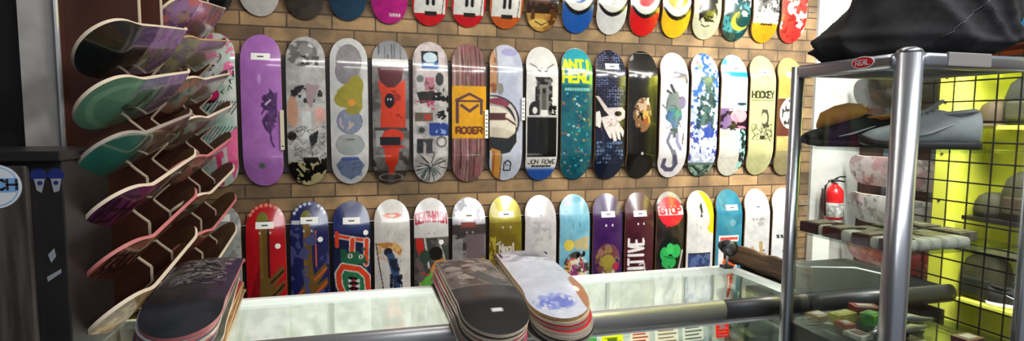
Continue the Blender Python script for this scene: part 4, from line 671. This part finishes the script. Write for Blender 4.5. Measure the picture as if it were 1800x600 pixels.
B().tube([(-.004, -.0305, .088), (-.004, -.034, .088)], [.026, .024], 16).build('lens', M_DKST, lp, True)
# second, darker counter unit behind the tower case
c2 = empty('corner_counter', (1.9, 1.8, 0)); tag(c2, 'dim glass counter unit seen through the tower display case', 'counter')
def QP(b_, n_, M_, sm=False): o = b_.build(n_, M_, c2, sm); o.data.transform(Matrix.Translation((-1.9, -1.8, 0))); return o
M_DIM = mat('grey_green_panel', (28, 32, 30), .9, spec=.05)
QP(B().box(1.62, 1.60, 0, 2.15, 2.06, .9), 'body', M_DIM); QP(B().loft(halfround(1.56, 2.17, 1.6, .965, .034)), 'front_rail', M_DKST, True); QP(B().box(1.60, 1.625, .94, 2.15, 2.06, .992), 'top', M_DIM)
tag(B().tube([(1.66, 1.9, .999), (1.74, 1.82, 1.035), (1.86, 1.74, 1.045), (1.98, 1.68, 1.02), (2.02, 1.66, .999)], .004, 8).build('white_cable', M_WFR, None, True), 'thin white cable curving over the dim counter behind the tower case', 'cable')
# ------------------------------------------------------------------ tower display case
KX0, KX1, KY0, KY1, KT = 1.35, 1.815, 1.136, 1.513, 1.78
case = empty('tower_display_case', (KX0, KY0, 0)); tag(case, 'tall glass display case with rounded aluminium posts holding shoes and wheels', 'display case')
ko = Vector((KX0, KY0, 0))
def TP(b_, n_, M_, sm=False, par=None): o = b_.build(n_, M_, case, sm); o.data.transform(Matrix.Translation(-ko)); return o
def post(x, y, r, z1, n=28, z0=0):
    return B().loft([[(x + r * math.cos(2 * PI * k / n), y + r * math.sin(2 * PI * k / n), z) for k in range(n)] for z in (z0, z1)])
TP(post(KX0 + .012, KY0 + .012, .0315, KT + .002), 'corner_post', M_CHROME, True)
b_ = B().tube([(KX0 + .012, KY0 + .012, KT + .002), (KX0 + .012, KY0 + .012, KT + .012), (KX0 + .012, KY0 + .012, KT + .018)], [.0315, .027, .014], 28)
TP(b_, 'post_cap', M_CHROME, True)
for x, y in ((KX0, KY1), (KX1, KY1), (KX1, KY0)): TP(post(x, y, .019, KT), 'corner_post', M_CHROME, True)
TP(B().box(KX0 - .018, KY0 + .03, KT - .036, KX0 + .018, KY1 - .012, KT + .004, bev=.012), 'top_rail', M_CHROME, True)
TP(B().box(KX0 + .03, KY0 - .018, KT - .036, KX1 - .01, KY0 + .018, KT + .004, bev=.012), 'top_rail', M_CHROME, True)
TP(B().box(KX0 + .012, KY1 - .012, KT - .03, KX1 - .01, KY1 + .012, KT + .002, bev=.008), 'top_rail', M_CHROME, True)
TP(B().box(KX1 - .012, KY0 + .012, KT - .03, KX1 + .012, KY1 - .012, KT + .002, bev=.008), 'top_rail', M_CHROME, True)
TP(B().box(1.452, KY0 - .0205, KT - .03, 1.60, KY0 - .012, KT + .006, bev=.003), 'rail_darker_piece', mat('mid_grey', (112, 108, 106), .55))  # thin darker grey piece along part of the front top rail
TP(B().box(KX0 + .012, KY0 + .012, KT - .006, KX1 - .012, KY1 - .012, KT), 'top_glass', M_GLS)
TP(B().box(KX0 - .003, KY0 + .045, .96, KX0 + .002, KY1 - .02, KT - .036), 'glass_panel', M_GLC)
TP(B().box(KX0 + .045, KY0 - .002, .96, KX1 - .02, KY0 + .003, KT - .036), 'glass_panel', M_GLC)
S1, S2, S3 = 1.531, 1.262, 1.0
for z in (S1, S2): TP(B().box(KX0 + .006, KY0 + .01, z - .006, KX1 - .006, KY1 - .006, z), 'glass_shelf', M_GLS)
TP(B().box(KX0 + .006, KY0 + .005, .90, KX1 - .006, KY1 - .006, S3 - .04), 'deck_panel', M_DARK); TP(B().box(KX0 + .006, KY0 + .01, S3 - .026, KX1 - .006, KY1 - .006, S3 - .02), 'glass_shelf', M_GLS); TP(B().box(KX0 + .004, KY0 + .005, 0, KX1 - .004, KY1 - .004, .899), 'base_cabinet', M_DARK)
M_RED = mat('sticker_red', (200, 24, 34), .3)
def side(pts, a, c): return B().prism(pts, a, c, lambda u, v_, d: (d, u, v_))
ey, ezz = 1.257, KT - .0115
def oval(ry, rz, n=36): return [(ey + ry * math.cos(2 * PI * k / n), ezz + rz * math.sin(2 * PI * k / n)) for k in range(n)]
TP(side(oval(.036, .0165), KX0 - .0195, KX0 - .0175), 'oval_sticker', M_WHITE); TP(side(oval(.033, .0138), KX0 - .0203, KX0 - .0196), 'sticker_field', M_RED)
b_ = B(); n = 4; cw = .042 / (n + (n - 1) * .3)
for i, ch in enumerate('REAL'):
    for stk in FONT[ch]:
        P_ = [(ey + .021 - (i * cw * 1.3 + a / 4 * cw), ezz + .0065 - q / 6 * .013) for a, q in stk]
        for (a, c), (d_, e) in zip(P_, P_[1:]):
            L = math.hypot(d_ - a, e - c) or 1e-6; ux, uz = (d_ - a) / L * .0011, (e - c) / L * .0011
            b_.prism([(a - ux - uz, c - uz + ux), (d_ + ux - uz, e + uz + ux), (d_ + ux + uz, e + uz - ux), (a - ux + uz, c - uz - ux)], KX0 - .0212, KX0 - .0204, lambda u, v_, dd: (dd, u, v_))
TP(b_, 'sticker_lettering', M_WHITE)

# shoes --------------------------------------------------------------
def shoe(loc, rz, upper, sole, toe, label, group=None, L=.29, sc=1.0, tongue=None, name='skate_shoe'):
    """toe at local -X end, heel at +X"""
    t = empty(name, loc, rz); t.scale = (sc, sc, sc); tag(t, label, 'shoe', group)
    #            x     half-width  zbottom ztop
    sec = [(-.145, .014, .012, .028), (-.137, .031, .008, .042), (-.118, .042, .007, .053), (-.09, .047, .007, .062), (-.06, .049, .007, .070), (-.03, .047, .007, .084), (0, .043, .008, .100), (.03, .040, .010, .112), (.055, .038, .012, .108), (.085, .037, .012, .098), (.11, .036, .012, .098), (.13, .032, .013, .104), (.14, .022, .014, .104), (.144, .010, .02, .096)]
    N_ = 20; rings = []
    for x, w_, zb, zt in sec:
        r = []
        for k in range(N_):
            a = 2 * PI * k / N_; c, s_ = math.cos(a), math.sin(a); narrow = 1 - .45 * max(0, s_) ** 1.3 * min(1, (zt - .04) / .05) if zt > .04 else 1
            r.append((x, w_ * narrow * math.copysign(abs(c) ** .75, c), (zb + zt) / 2 + (zt - zb) / 2 * math.copysign(abs(s_) ** .8, s_)))
        rings.append(r)
    up_ = B().loft(rings).build('upper', upper, t, True)
    so = []
    for x, w_, zb, zt in sec:
        lift = .016 * max(0, (-x - .1) / .045) ** 1.5
        so.append([(x * 1.015, w_ * 1.06 * math.copysign(abs(math.cos(a)) ** .4, math.cos(a)), lift + .0115 + .0115 * math.copysign(abs(math.sin(a)) ** .4, math.sin(a))) for a in [2 * PI * k / 16 for k in range(16)]])
    B().loft(so).build('sole', sole, t, True)
    op = B().loft([[(x + .085 + .045 * math.cos(a) * f, .026 * math.sin(a) * f, z + .006 * math.cos(a)) for a in [2 * PI * k / 16 for k in range(16)]] for f, z in ((1.12, .097), (1.16, .103), (1.0, .106), (.8, .1), (.7, .088))  for x in (0,)]).build('collar', tongue or upper, t, True)
    B().loft([[(x, w_ * math.cos(a), z + .006 * math.sin(a)) for a in [2 * PI * k / 12 for k in range(12)]] for x, w_, z in ((-.035, .014, .082), (0, .02, .1), (.03, .022, .116), (.046, .02, .13), (.05, .016, .132))]).build('tongue', tongue or upper, t, True)
    la = B()
    for q in range(5):
        x = -.025 + q * .014; z = .087 + q * .0075; la.tube([(x - .004, -.022, z - .010), (x, -.01, z + .001), (x, .01, z + .001), (x - .004, .022, z - .010)], .0022, 6)
    la.build('laces', toe, t, True)
    sw = B()
    for s_ in (-1, 1): sw.tube([(-.03, s_ * .0475, .035), (.01, s_ * .0455, .045), (.07, s_ * .036, .07)], [.002, .004, .0015], 6)
    sw.build('side_stripe', toe, t, True)
    return t
M_GREY = mat('grey_suede', (196, 196, 204), .75, noise=(208, 208, 216), nscale=40, bump=.1); M_LG = mat('light_grey_rubber', (226, 226, 230), .6); M_BSU = mat('black_suede', (24, 24, 26), .8); M_OR = mat('orange_lining', (246, 176, 76), .8, noise=(232, 156, 60), nscale=40)
aang = math.atan2(1.2 - 1.36, 1.69 - 1.44)
shoe((1.57, 1.277, S1 + .0005), aang + .02, M_GREY, mat('two_tone_sole', (60, 60, 62), .6), M_LG, 'light grey low-top sneaker on the upper shelf of the tower case', 'shoes in the tower case', sc=1.03)
shoe((1.475, 1.425, S1 + .0005), aang - .25, M_BSU, M_BSU, M_LG, 'black sneaker with orange lining behind the grey one', 'shoes in the tower case', tongue=M_OR, sc=.93)
B().loft([[(x, w_ * math.cos(a), z + h_ * math.sin(a)) for a in [2 * PI * k / 16 for k in range(16)]] for x, w_, z, h_ in ((-.1, .01, .07, .008), (-.09, .03, .085, .028), (-.05, .04, .1, .036), (-.01, .04, .112, .034), (.03, .034, .118, .024), (.045, .01, .116, .008))]).build('padded_lining', M_OR, bpy.data.objects['skate_shoe.001'], True)

# boxed wheel sets along the middle shelf ---------------------------------
M_BOXB = mat('dark_red_card', (72, 32, 28), .5, noise=(88, 42, 36), nscale=30); M_WHL = mat('urethane_white', (240, 236, 222), .35); M_CLR = mat('pale_card', (170, 160, 140), .5, noise=(120, 104, 84), nscale=40)
def wheelset(loc, rz, label, kind, w_=.07):
    t = empty('wheel_set', loc, rz); tag(t, label, 'skateboard wheels', 'wheel sets on the middle shelf of the tower case')
    if kind == 'card':
        B().box(0, 0, 0, w_, .10, .032, bev=.002).build('card_box', M_BOXB, t); B().box(.006, .01, .0325, w_ - .006, .09, .034).build('top_window', M_CLR, t)
    else:
        b_ = B()
        for q in range(2 if w_ > .05 else 1):
            cx = w_ * ((q + .5) / (2 if w_ > .05 else 1)); rr = w_ / (4.2 if w_ > .05 else 2.1)
            b_.loft([[(cx + rr * f * math.copysign(abs(math.cos(a)) ** .5, math.cos(a)), y, .017 + .016 * f * math.copysign(abs(math.sin(a)) ** .5, math.sin(a))) for a in [2 * PI * k / 20 for k in range(20)]] for y, f in ((.0, .8), (.006, 1), (.04, 1), (.046, .8))])
        b_.build('wheel_tread', M_WHL, t, True); B().box(.004, .047, .0, w_ - .004, .1, .03, bev=.002).build('card_tray', M_CLR, t)
# along the left pane (facing -X): local x runs toward -Y ; rz=-90deg maps local x->-y, local y->+x
yy = KY1 - .03; seq = [('card', .07), ('wheel', .014), ('card', .06), ('wheel', .036), ('card', .055), ('wheel', .024), ('card', .03)]
names = ['dark red boxed set at the far corner of the middle shelf', 'thin white wheel set beside the far dark red box', 'dark red boxed set second from the far corner', 'rounded white wheel set between two dark red boxes', 'dark red boxed set nearest but one to the front post', 'white wheel set just before the front post', 'narrow dark red box tucked beside the front post']
for (k_, w_), nm in zip(seq, names): wheelset((KX0 + .008, yy, S2 + .0005), -PI / 2, nm, k_, w_); yy -= w_ + .004
xx = KX0 + .055
for w_, nm in ((.03, 'single white wheel pack right of the front post'), (.075, 'pair of white wheels in the middle of the front shelf edge'), (.095, 'widest pair of white wheels at the right of the shelf edge')): wheelset((xx, KY0 + .012, S2 + .0005), 0, nm, 'wheel', w_); xx += w_ + .009
rs = random.Random(11)
for r_ in range(2):
    for q in range(3):
        t = empty('truck_box', (KX0 + .17 + q * .095, KY0 + .13 + r_ * .11, S2 + .0005), rs.uniform(-.1, .1)); tag(t, ['flat brown card box', 'flat olive card box'][r_] + [' behind the wheel sets, nearest the left pane', ' behind the wheel sets, in the middle', ' behind the wheel sets, nearest the grid'][q], 'box', 'flat boxes on the middle shelf')
        B().box(-.04, -.045, 0, .04, .045, .02 + .004 * q, bev=.002).build('card_box', mat('box_card', ((96, 84, 66), (86, 90, 70))[r_], .6, noise=(150, 140, 120), nscale=30), t); B().box(-.025, -.03, .0203 + .004 * q, .025, .02, .0213 + .004 * q).build('printed_label', M_CLR, t)
# small goods on the lowest shelf of the case
z3 = S3 - .0195
def pack(x, y, w_, d_, h_, c, lb, rz=0, c2_=(220, 220, 210)):
    t = empty('small_pack', (x, y, z3), rz); tag(t, lb, 'small pack', 'small packs on the lowest shelf of the tower case')
    B().box(-w_ / 2, -d_ / 2, 0, w_ / 2, d_ / 2, h_, bev=.003).build('packet', mat('packet', c, .4, noise=tuple(int(q * .8) for q in c), nscale=30), t); B().box(-w_ * .3, -d_ * .3, h_ + .0002, w_ * .3, d_ * .25, h_ + .0012).build('printed_label', mat('packet_label', c2_, .4), t)
pack(1.405, 1.44, .06, .05, .022, (190, 150, 90), 'tan packet in the far left corner of the lowest shelf', .2)
pack(1.43, 1.36, .04, .045, .02, (206, 90, 50), 'small orange packet on the lowest shelf', -.1)
pack(1.47, 1.41, .085, .04, .03, (228, 228, 60), 'bright yellow packet on the lowest shelf', .15, (240, 240, 140))
pack(1.54, 1.37, .06, .045, .036, (50, 180, 70), 'bright green packet on the lowest shelf', .3, (120, 220, 130))
pack(1.60, 1.45, .08, .05, .03, (170, 50, 40), 'red packet at the back of the lowest shelf', -.4)
pack(1.405, 1.29, .05, .06, .014, (220, 216, 204), 'white card packet beside the left pane on the lowest shelf', .1, (120, 60, 60))
for q, (x, y, rz, lb) in enumerate(((1.47, 1.27, .4, 'dark steel skateboard truck nearest the left pane'), (1.54, 1.24, .1, 'dark steel skateboard truck in the middle of the lowest shelf'), (1.62, 1.31, -.3, 'dark steel skateboard truck nearer the grid'))):
    t = empty('skateboard_truck', (x, y, z3), rz); tag(t, lb, 'skateboard truck', 'trucks on the lowest shelf of the tower case')
    B().box(-.025, -.035, 0, .025, .035, .006, bev=.002).build('baseplate', M_DKST, t); B().tube([(-.07, 0, .03), (-.035, 0, .03), (0, 0, .034), (.035, 0, .03), (.07, 0, .03)], [.005, .008, .012, .008, .005], 12).build('hanger', M_STEEL, t, True); B().tube([(0, .01, .006), (0, .014, .03)], .008).build('kingpin', M_BLK, t, True)
pack(1.68, 1.18, .07, .05, .018, (150, 90, 90), 'dusty pink packet at the front right of the lowest shelf', .1)
pack(1.50, 1.17, .05, .035, .02, (214, 206, 196), 'cream packet beside the front post on the lowest shelf', 0, (180, 60, 50))
# ------------------------------------------------------------------ black garment heaped on the case
M_CLOTH = mat('black_fleece', (17, 17, 19), .85, noise=(24, 24, 26), nscale=60, bump=.1, spec=.3)
b_ = B(); rings = []; NR, NA = 64, 160; axd = Vector((.77, -.64, 0)); ayd = Vector((.64, .77, 0))
for j in range(NR):
    tq = j / (NR - 1); z = KT + .007 + .42 * tq
    prof_w = np.interp(tq, [0, .03, .1, .2, .4, .7, .9, 1], [.185, .205, .235, .225, .20, .185, .13, .02]); prof_d = np.interp(tq, [0, .05, .3, .7, 1], [.13, .15, .145, .11, .01])
    cc = Vector((1.585, 1.325, 0)) + axd * (-.03 + .16 * tq); ring = []
    for k in range(NA):
        a = 2 * PI * k / NA; c, s_ = math.cos(a), math.sin(a)
        f1 = math.sin(5 * a + 9 * tq + 1.5 * math.sin(2 * a + 5 * tq)); f2 = math.sin(3 * a - 16 * tq + 2 * math.sin(3 * a)); f3 = math.sin(11 * a + 21 * tq)
        f = 1 + .05 * (1 - abs(f1)) ** 2 * 1.6 + .05 * f2 * (.3 + tq * .7) + .014 * f3
        # a thick folded hem low down
        f += .05 * math.exp(-((tq - .13 - .05 * math.sin(2 * a)) / .035) ** 2)
        p_ = cc + axd * (prof_w * f * math.copysign(abs(c) ** .9, c)) + ayd * (prof_d * f * math.copysign(abs(s_) ** .8, s_))
        sag = .012 * math.sin(4 * a + 6 * tq) * min(1, tq * 6) * (1 - tq)
        ring.append((p_.x, p_.y, z + sag))
    rings.append(ring)
g_ = b_.loft(rings).build('black_jacket', M_CLOTH, None, True); tag(g_, 'black fleece jacket heaped on top of the tower display case', 'jacket')
b_ = B(); sm_ = []
for k in range(40):
    q = k / 39; j = int(6 + q * 50); kk = int(NA * (.78 + .16 * q)) % NA; p_ = Vector(rings[min(j, NR - 1)][kk]); sm_.append(p_ - ayd * .001)
b_.tube(sm_, .0018, 6).build('seam', mat('grey_thread', (52, 52, 55), .8), g_, True)

# ------------------------------------------------------------------ black wire grid, yellow display, right-hand rack
M_GRID = mat('black_powder_coat', (16, 16, 18), .4)
gp = empty('wire_grid_panel', (2.2, 1.5, 0)); tag(gp, 'black wire grid panel standing behind the tower case', 'grid panel')
b_ = B()
for k in range(15): y = 1.815 - k * .0765; b_.tube([(2.2, y, .55), (2.2, y, 2.45)], .0032, 6)
b_.build('upright_wires', M_GRID, gp).data.transform(Matrix.Translation((-2.2, -1.5, 0)))
b_ = B()
for k in range(26): z = .55 + k * .076; b_.tube([(2.206, 1.815, z), (2.206, .744, z)], .0032, 6)
b_.build('cross_wires', M_GRID, gp).data.transform(Matrix.Translation((-2.2, -1.5, 0)))
for y in (1.83, .73): B().box(2.19, y - .012, 0, 2.215, y + .012, 2.47).build('frame_post', M_GRID, gp).data.transform(Matrix.Translation((-2.2, -1.5, 0)))
B().box(2.19, .73, 1.13, 2.30, 1.8, 1.14).build('grid_shelf', M_GRID, gp).data.transform(Matrix.Translation((-2.2, -1.5, -.11)) @ Matrix.Translation((0, 0, .11)))
# striped shirt hanging on the grid
sh = empty('striped_shirt', (2.32, 1.38, 1.84)); tag(sh, 'blue and orange striped shirt hanging behind the wire grid', 'shirt')
M = bpy.data.materials.new('striped_knit'); M.use_nodes = True; nt = M.node_tree; b = nt.nodes['Principled BSDF']; b.inputs['Roughness'].default_value = .85
tc = nt.nodes.new('ShaderNodeTexCoord'); sp = nt.nodes.new('ShaderNodeSeparateXYZ'); mu = nt.nodes.new('ShaderNodeMath'); mu.operation = 'MULTIPLY'; mu.inputs[1].default_value = 3.2
rp = nt.nodes.new('ShaderNodeValToRGB'); nt.links.new(tc.outputs['Object'], sp.inputs[0]); nt.links.new(sp.outputs[2], mu.inputs[0]); nt.links.new(mu.outputs[0], rp.inputs[0]); nt.links.new(rp.outputs[0], b.inputs['Base Color'])
rp.color_ramp.interpolation = 'CONSTANT'; e0 = rp.color_ramp.elements; cols = [(0, (190, 90, 20)), (.1, (90, 30, 12)), (.16, (170, 84, 24)), (.24, (60, 24, 14)), (.3, (180, 88, 24)), (.36, (40, 150, 210)), (.46, (16, 60, 120)), (.56, (50, 160, 220)), (.68, (18, 50, 100)), (.74, (60, 165, 220))]
e0[0].position = 0; e0[0].color = (*lin(cols[0][1]), 1); e0[1].position = cols[1][0]; e0[1].color = (*lin(cols[1][1]), 1)
for p_, c_ in cols[2:]: q = e0.new(p_); q.color = (*lin(c_), 1)
def shirt_ring(z, hw_, d_): return [(d_ * math.sin(a) + .006 * math.sin(5 * a + z * 9), hw_ * math.cos(a), z) for a in [2 * PI * k / 40 for k in range(40)]]
B().loft([shirt_ring(z, w_, d_) for z, w_, d_ in ((0, .25, .04), (.1, .255, .042), (.25, .25, .04), (.4, .25, .04), (.52, .22, .04), (.56, .14, .035), (.58, .08, .03))]).build('body', M, sh, True)
for s_ in (-1, 1): B().tube([(0, s_ * .2, .5), (0, s_ * .3, .42), (0, s_ * .37, .32)], [.06, .06, .065], 16).build('sleeve', M, sh, True)
B().tube([(0, .0, .55), (0, 0, .62), (-.04, 0, .64)], .004, 6).build('hook', M_STEEL, sh)
# yellow display
M_YEL = mat('fluorescent_yellow', (226, 228, 70), .5, noise=(232, 234, 96), nscale=4)
yd = empty('yellow_display_unit', (3.3, 1.72, 0)); tag(yd, 'fluorescent yellow shelf display behind the wire grid', 'display unit')
def YP(b_, n_, M_): o = b_.build(n_, M_, yd); o.data.transform(Matrix.Translation((-3.3, -2.0, 0))); return o
YP(B().box(3.38, 1.2, .2, 3.418, 2.62, 2.5), 'back_board', M_YEL); YP(B().box(3.08, 2.60, .2, 3.379, 2.62, 2.5), 'side_board', M_YEL)
YP(B().box(3.0, 2.55, .2, 3.08, 2.62, 2.5, bev=.003), 'front_upright', M_YEL)
b_ = B()
for z in (1.2, 1.45, 1.72, 1.85, 2.05): b_.tube([(2.998, 2.585, z), (3.002, 2.585, z)], .008, 10)
YP(b_, 'screws', M_BLK)
for z, M_ in ((.65, M_YEL), (1.10, M_BLK), (1.58, M_YEL), (1.95, M_YEL)): YP(B().box(3.12, 1.2, z, 3.379, 2.55, z + .022, bev=.002), 'shelf', M_)
for y in (1.92,): YP(B().box(3.1, y - .01, .2, 3.379, y + .01, 2.5), 'divider', mat('olive_panel', (176, 178, 46), .5))
M_OLV = mat('olive_fabric', (52, 52, 26), .8, noise=(38, 38, 22), nscale=20); M_BRN = mat('brown_felt', (62, 48, 28), .8, noise=(50, 38, 24), nscale=20); M_DG = mat('dark_green_fabric', (16, 21, 16), .8)
def goods(kind, x, y, z, lb, m1, m2, rz=-PI / 2, sc=1.0):
    x += 0
    if kind == 'shoe': return shoe((x, y, z), rz, m1, m2, M_LG, lb, 'goods on the yellow display', sc=sc, name='display_sneaker')
    if kind == 'cap':
        t = empty('cap', (x, y, z), rz); tag(t, lb, 'cap', 'goods on the yellow display')
        B().loft([[(.085 * f * math.cos(a), .075 * f * math.sin(a), h) for a in [2 * PI * k / 24 for k in range(24)]] for f, h in ((1, 0), (1.04, .03), (.98, .07), (.8, .105), (.45, .125), (.08, .13))]).build('crown', m1, t, True)
        B().loft([[(-.08 - q * .075, .07 * (1 - q ** 2 * .45) * math.cos(a), .006 + .004 * math.sin(a) - .01 * q) for a in [2 * PI * k / 12 for k in range(12)]] for q in (0, .3, .6, .85, 1)]).build('brim', m2, t, True); return t
    t = empty('backpack', (x, y, z), rz); tag(t, lb, 'backpack', 'goods on the yellow display')
    B().loft([[(w_ * math.copysign(abs(math.cos(a)) ** .6, math.cos(a)), d_ * math.copysign(abs(math.sin(a)) ** .6, math.sin(a)), h) for a in [2 * PI * k / 24 for k in range(24)]] for w_, d_, h in ((.1, .06, 0), (.115, .07, .03), (.11, .07, .14), (.09, .06, .21), (.05, .035, .245), (.01, .01, .25))]).build('body', m1, t, True)
    B().box(-.07, -.085, .03, .07, -.06, .12, bev=.01).build('front_pocket', m2, t); B().tube([(-.03, 0, .24), (-.02, 0, .275), (.02, 0, .275), (.03, 0, .24)], .005, 8).build('handle', m2, t, True)
goods('cap', 3.235, 2.215, 1.602, 'brown cap at the near side of the upper yellow shelf', M_BRN, M_BRN, .3, 1.2)
goods('backpack', 3.235, 2.05, 1.602, 'dark green backpack on the upper yellow shelf', M_DG, M_OLV)
goods('cap', 3.235, 2.19, 1.122, 'black cap on the black shelf by the yellow upright', M_OLV, M_DG, 2.4, 1.1)
goods('backpack', 3.235, 2.03, 1.122, 'olive backpack on the black shelf', M_OLV, M_BRN)
goods('backpack', 3.235, 2.2, .672, 'small olive backpack low on the yellow display', M_OLV, M_DG)
goods('shoe', 3.235, 2.02, .672, 'black and white sneaker on the bottom yellow shelf', M_BSU, M_LG, 2.2)
goods('shoe', 3.235, 1.82, 1.602, 'black sneaker beyond the dark green backpack on the upper yellow shelf', M_BSU, M_DG, 2.2)
goods('shoe', 3.235, 1.8, 1.122, 'dark sneaker beyond the olive backpack on the black shelf', M_DG, M_LG, 2.2)

# right-hand rack with posts and tilted decks seen through the case
rk = empty('right_deck_rack', (3.4, 2.9, 0)); tag(rk, 'brown deck rack with blue-grey posts on the right side wall', 'display rack')
def RR(b_, n_, M_): o = b_.build(n_, M_, rk); o.data.transform(Matrix.Translation((-3.4, -2.9, 0))); return o
M_POST = mat('blue_grey_post', (104, 116, 132), .4, .2)
RR(B().box(3.385, 2.36, .3, 3.418, 3.17, 2.6), 'back_panel', M_BROWN)
for y in (2.58, 2.90): RR(B().box(3.30, y - .02, .3, 3.384, y + .02, 2.6, bev=.003), 'post', M_POST)
for k, (v, lb) in enumerate(((g_n((206, 60, 70), (216, 140, 130), (190, 40, 50), 61), 'red and pink deck low on the right wall rack'), (g_n((206, 208, 208), (220, 220, 220), (190, 190, 190), 63), 'white deck under the pink-white one on the right wall rack'), (g_n((220, 206, 210), (226, 214, 216), (206, 160, 170), 65).e(.3, .08, .12, .02, K), 'pinkish white deck with black marks on the right wall rack'), (g_n((40, 40, 38), (52, 50, 46), (30, 30, 28), 67), 'dark deck high on the right wall rack'))):
    z = (.79, 1.055, 1.30, 1.80)[k]; be = math.radians(2); Z = Vector((0, math.cos(be), 0)).normalized(); n_ = Vector((-.9, 0, -.2)).normalized(); Y = -n_; X = Y.cross(Z); m_ = Matrix((X, Y, Z)).transposed().to_4x4(); m_.translation = (3.20, 2.74, z)
    deck(v, lb, 'decks on the right wall rack', m_, lo=True, ply=3)
# fire extinguisher on the white wall
fx = empty('fire_extinguisher', (3.112, 3.105, .96)); tag(fx, 'red fire extinguisher hanging on the white wall strip', 'fire extinguisher')
M_FR = mat('extinguisher_red', (196, 22, 28), .3, coat=.5)
def cyl(prof_, n=28): return B().loft([[(r * math.cos(2 * PI * k / n), r * math.sin(2 * PI * k / n), z) for k in range(n)] for r, z in prof_])
cyl([(.05, 0), (.058, .006), (.058, .17), (.055, .195), (.042, .215), (.022, .232), (.018, .245)]).build('cylinder', M_FR, fx, True)
cyl([(.0588, .02), (.0592, .021), (.0592, .115), (.0588, .116)]).build('instruction_label', mat('label_grey', (186, 186, 184), .5, noise=(120, 120, 120), nscale=40), fx, True)
B().box(-.018, -.018, .245, .018, .018, .272, bev=.004).build('valve', M_DKST, fx); B().tube([(0, 0, .272), (.03, -.01, .29), (.07, -.015, .288)], .006).build('lever', M_BLK, fx, True); B().tube([(0, 0, .262), (.03, -.01, .262), (.065, -.015, .255)], .006).build('carry_handle', M_BLK, fx, True)
B().tube([(-.01, 0, .262), (-.05, -.005, .262), (-.078, -.005, .23), (-.08, -.005, .12), (-.074, -.005, .03)], .008).build('hose', M_BLK, fx, True); cyl([(.011, 0), (.011, .004)]).build('gauge', M_WHITE, fx).location = (0, -.02, .25)
B().box(-.02, .055, .06, .02, WY - .02 - 3.105, .2).build('wall_bracket', M_DKST, fx)
tag(B().box(2.99, WY - .075, .66, 3.13, WY - .0205, .87, bev=.003).build('white_box', M_WFR), 'white box on the wall below the fire extinguisher', 'box')
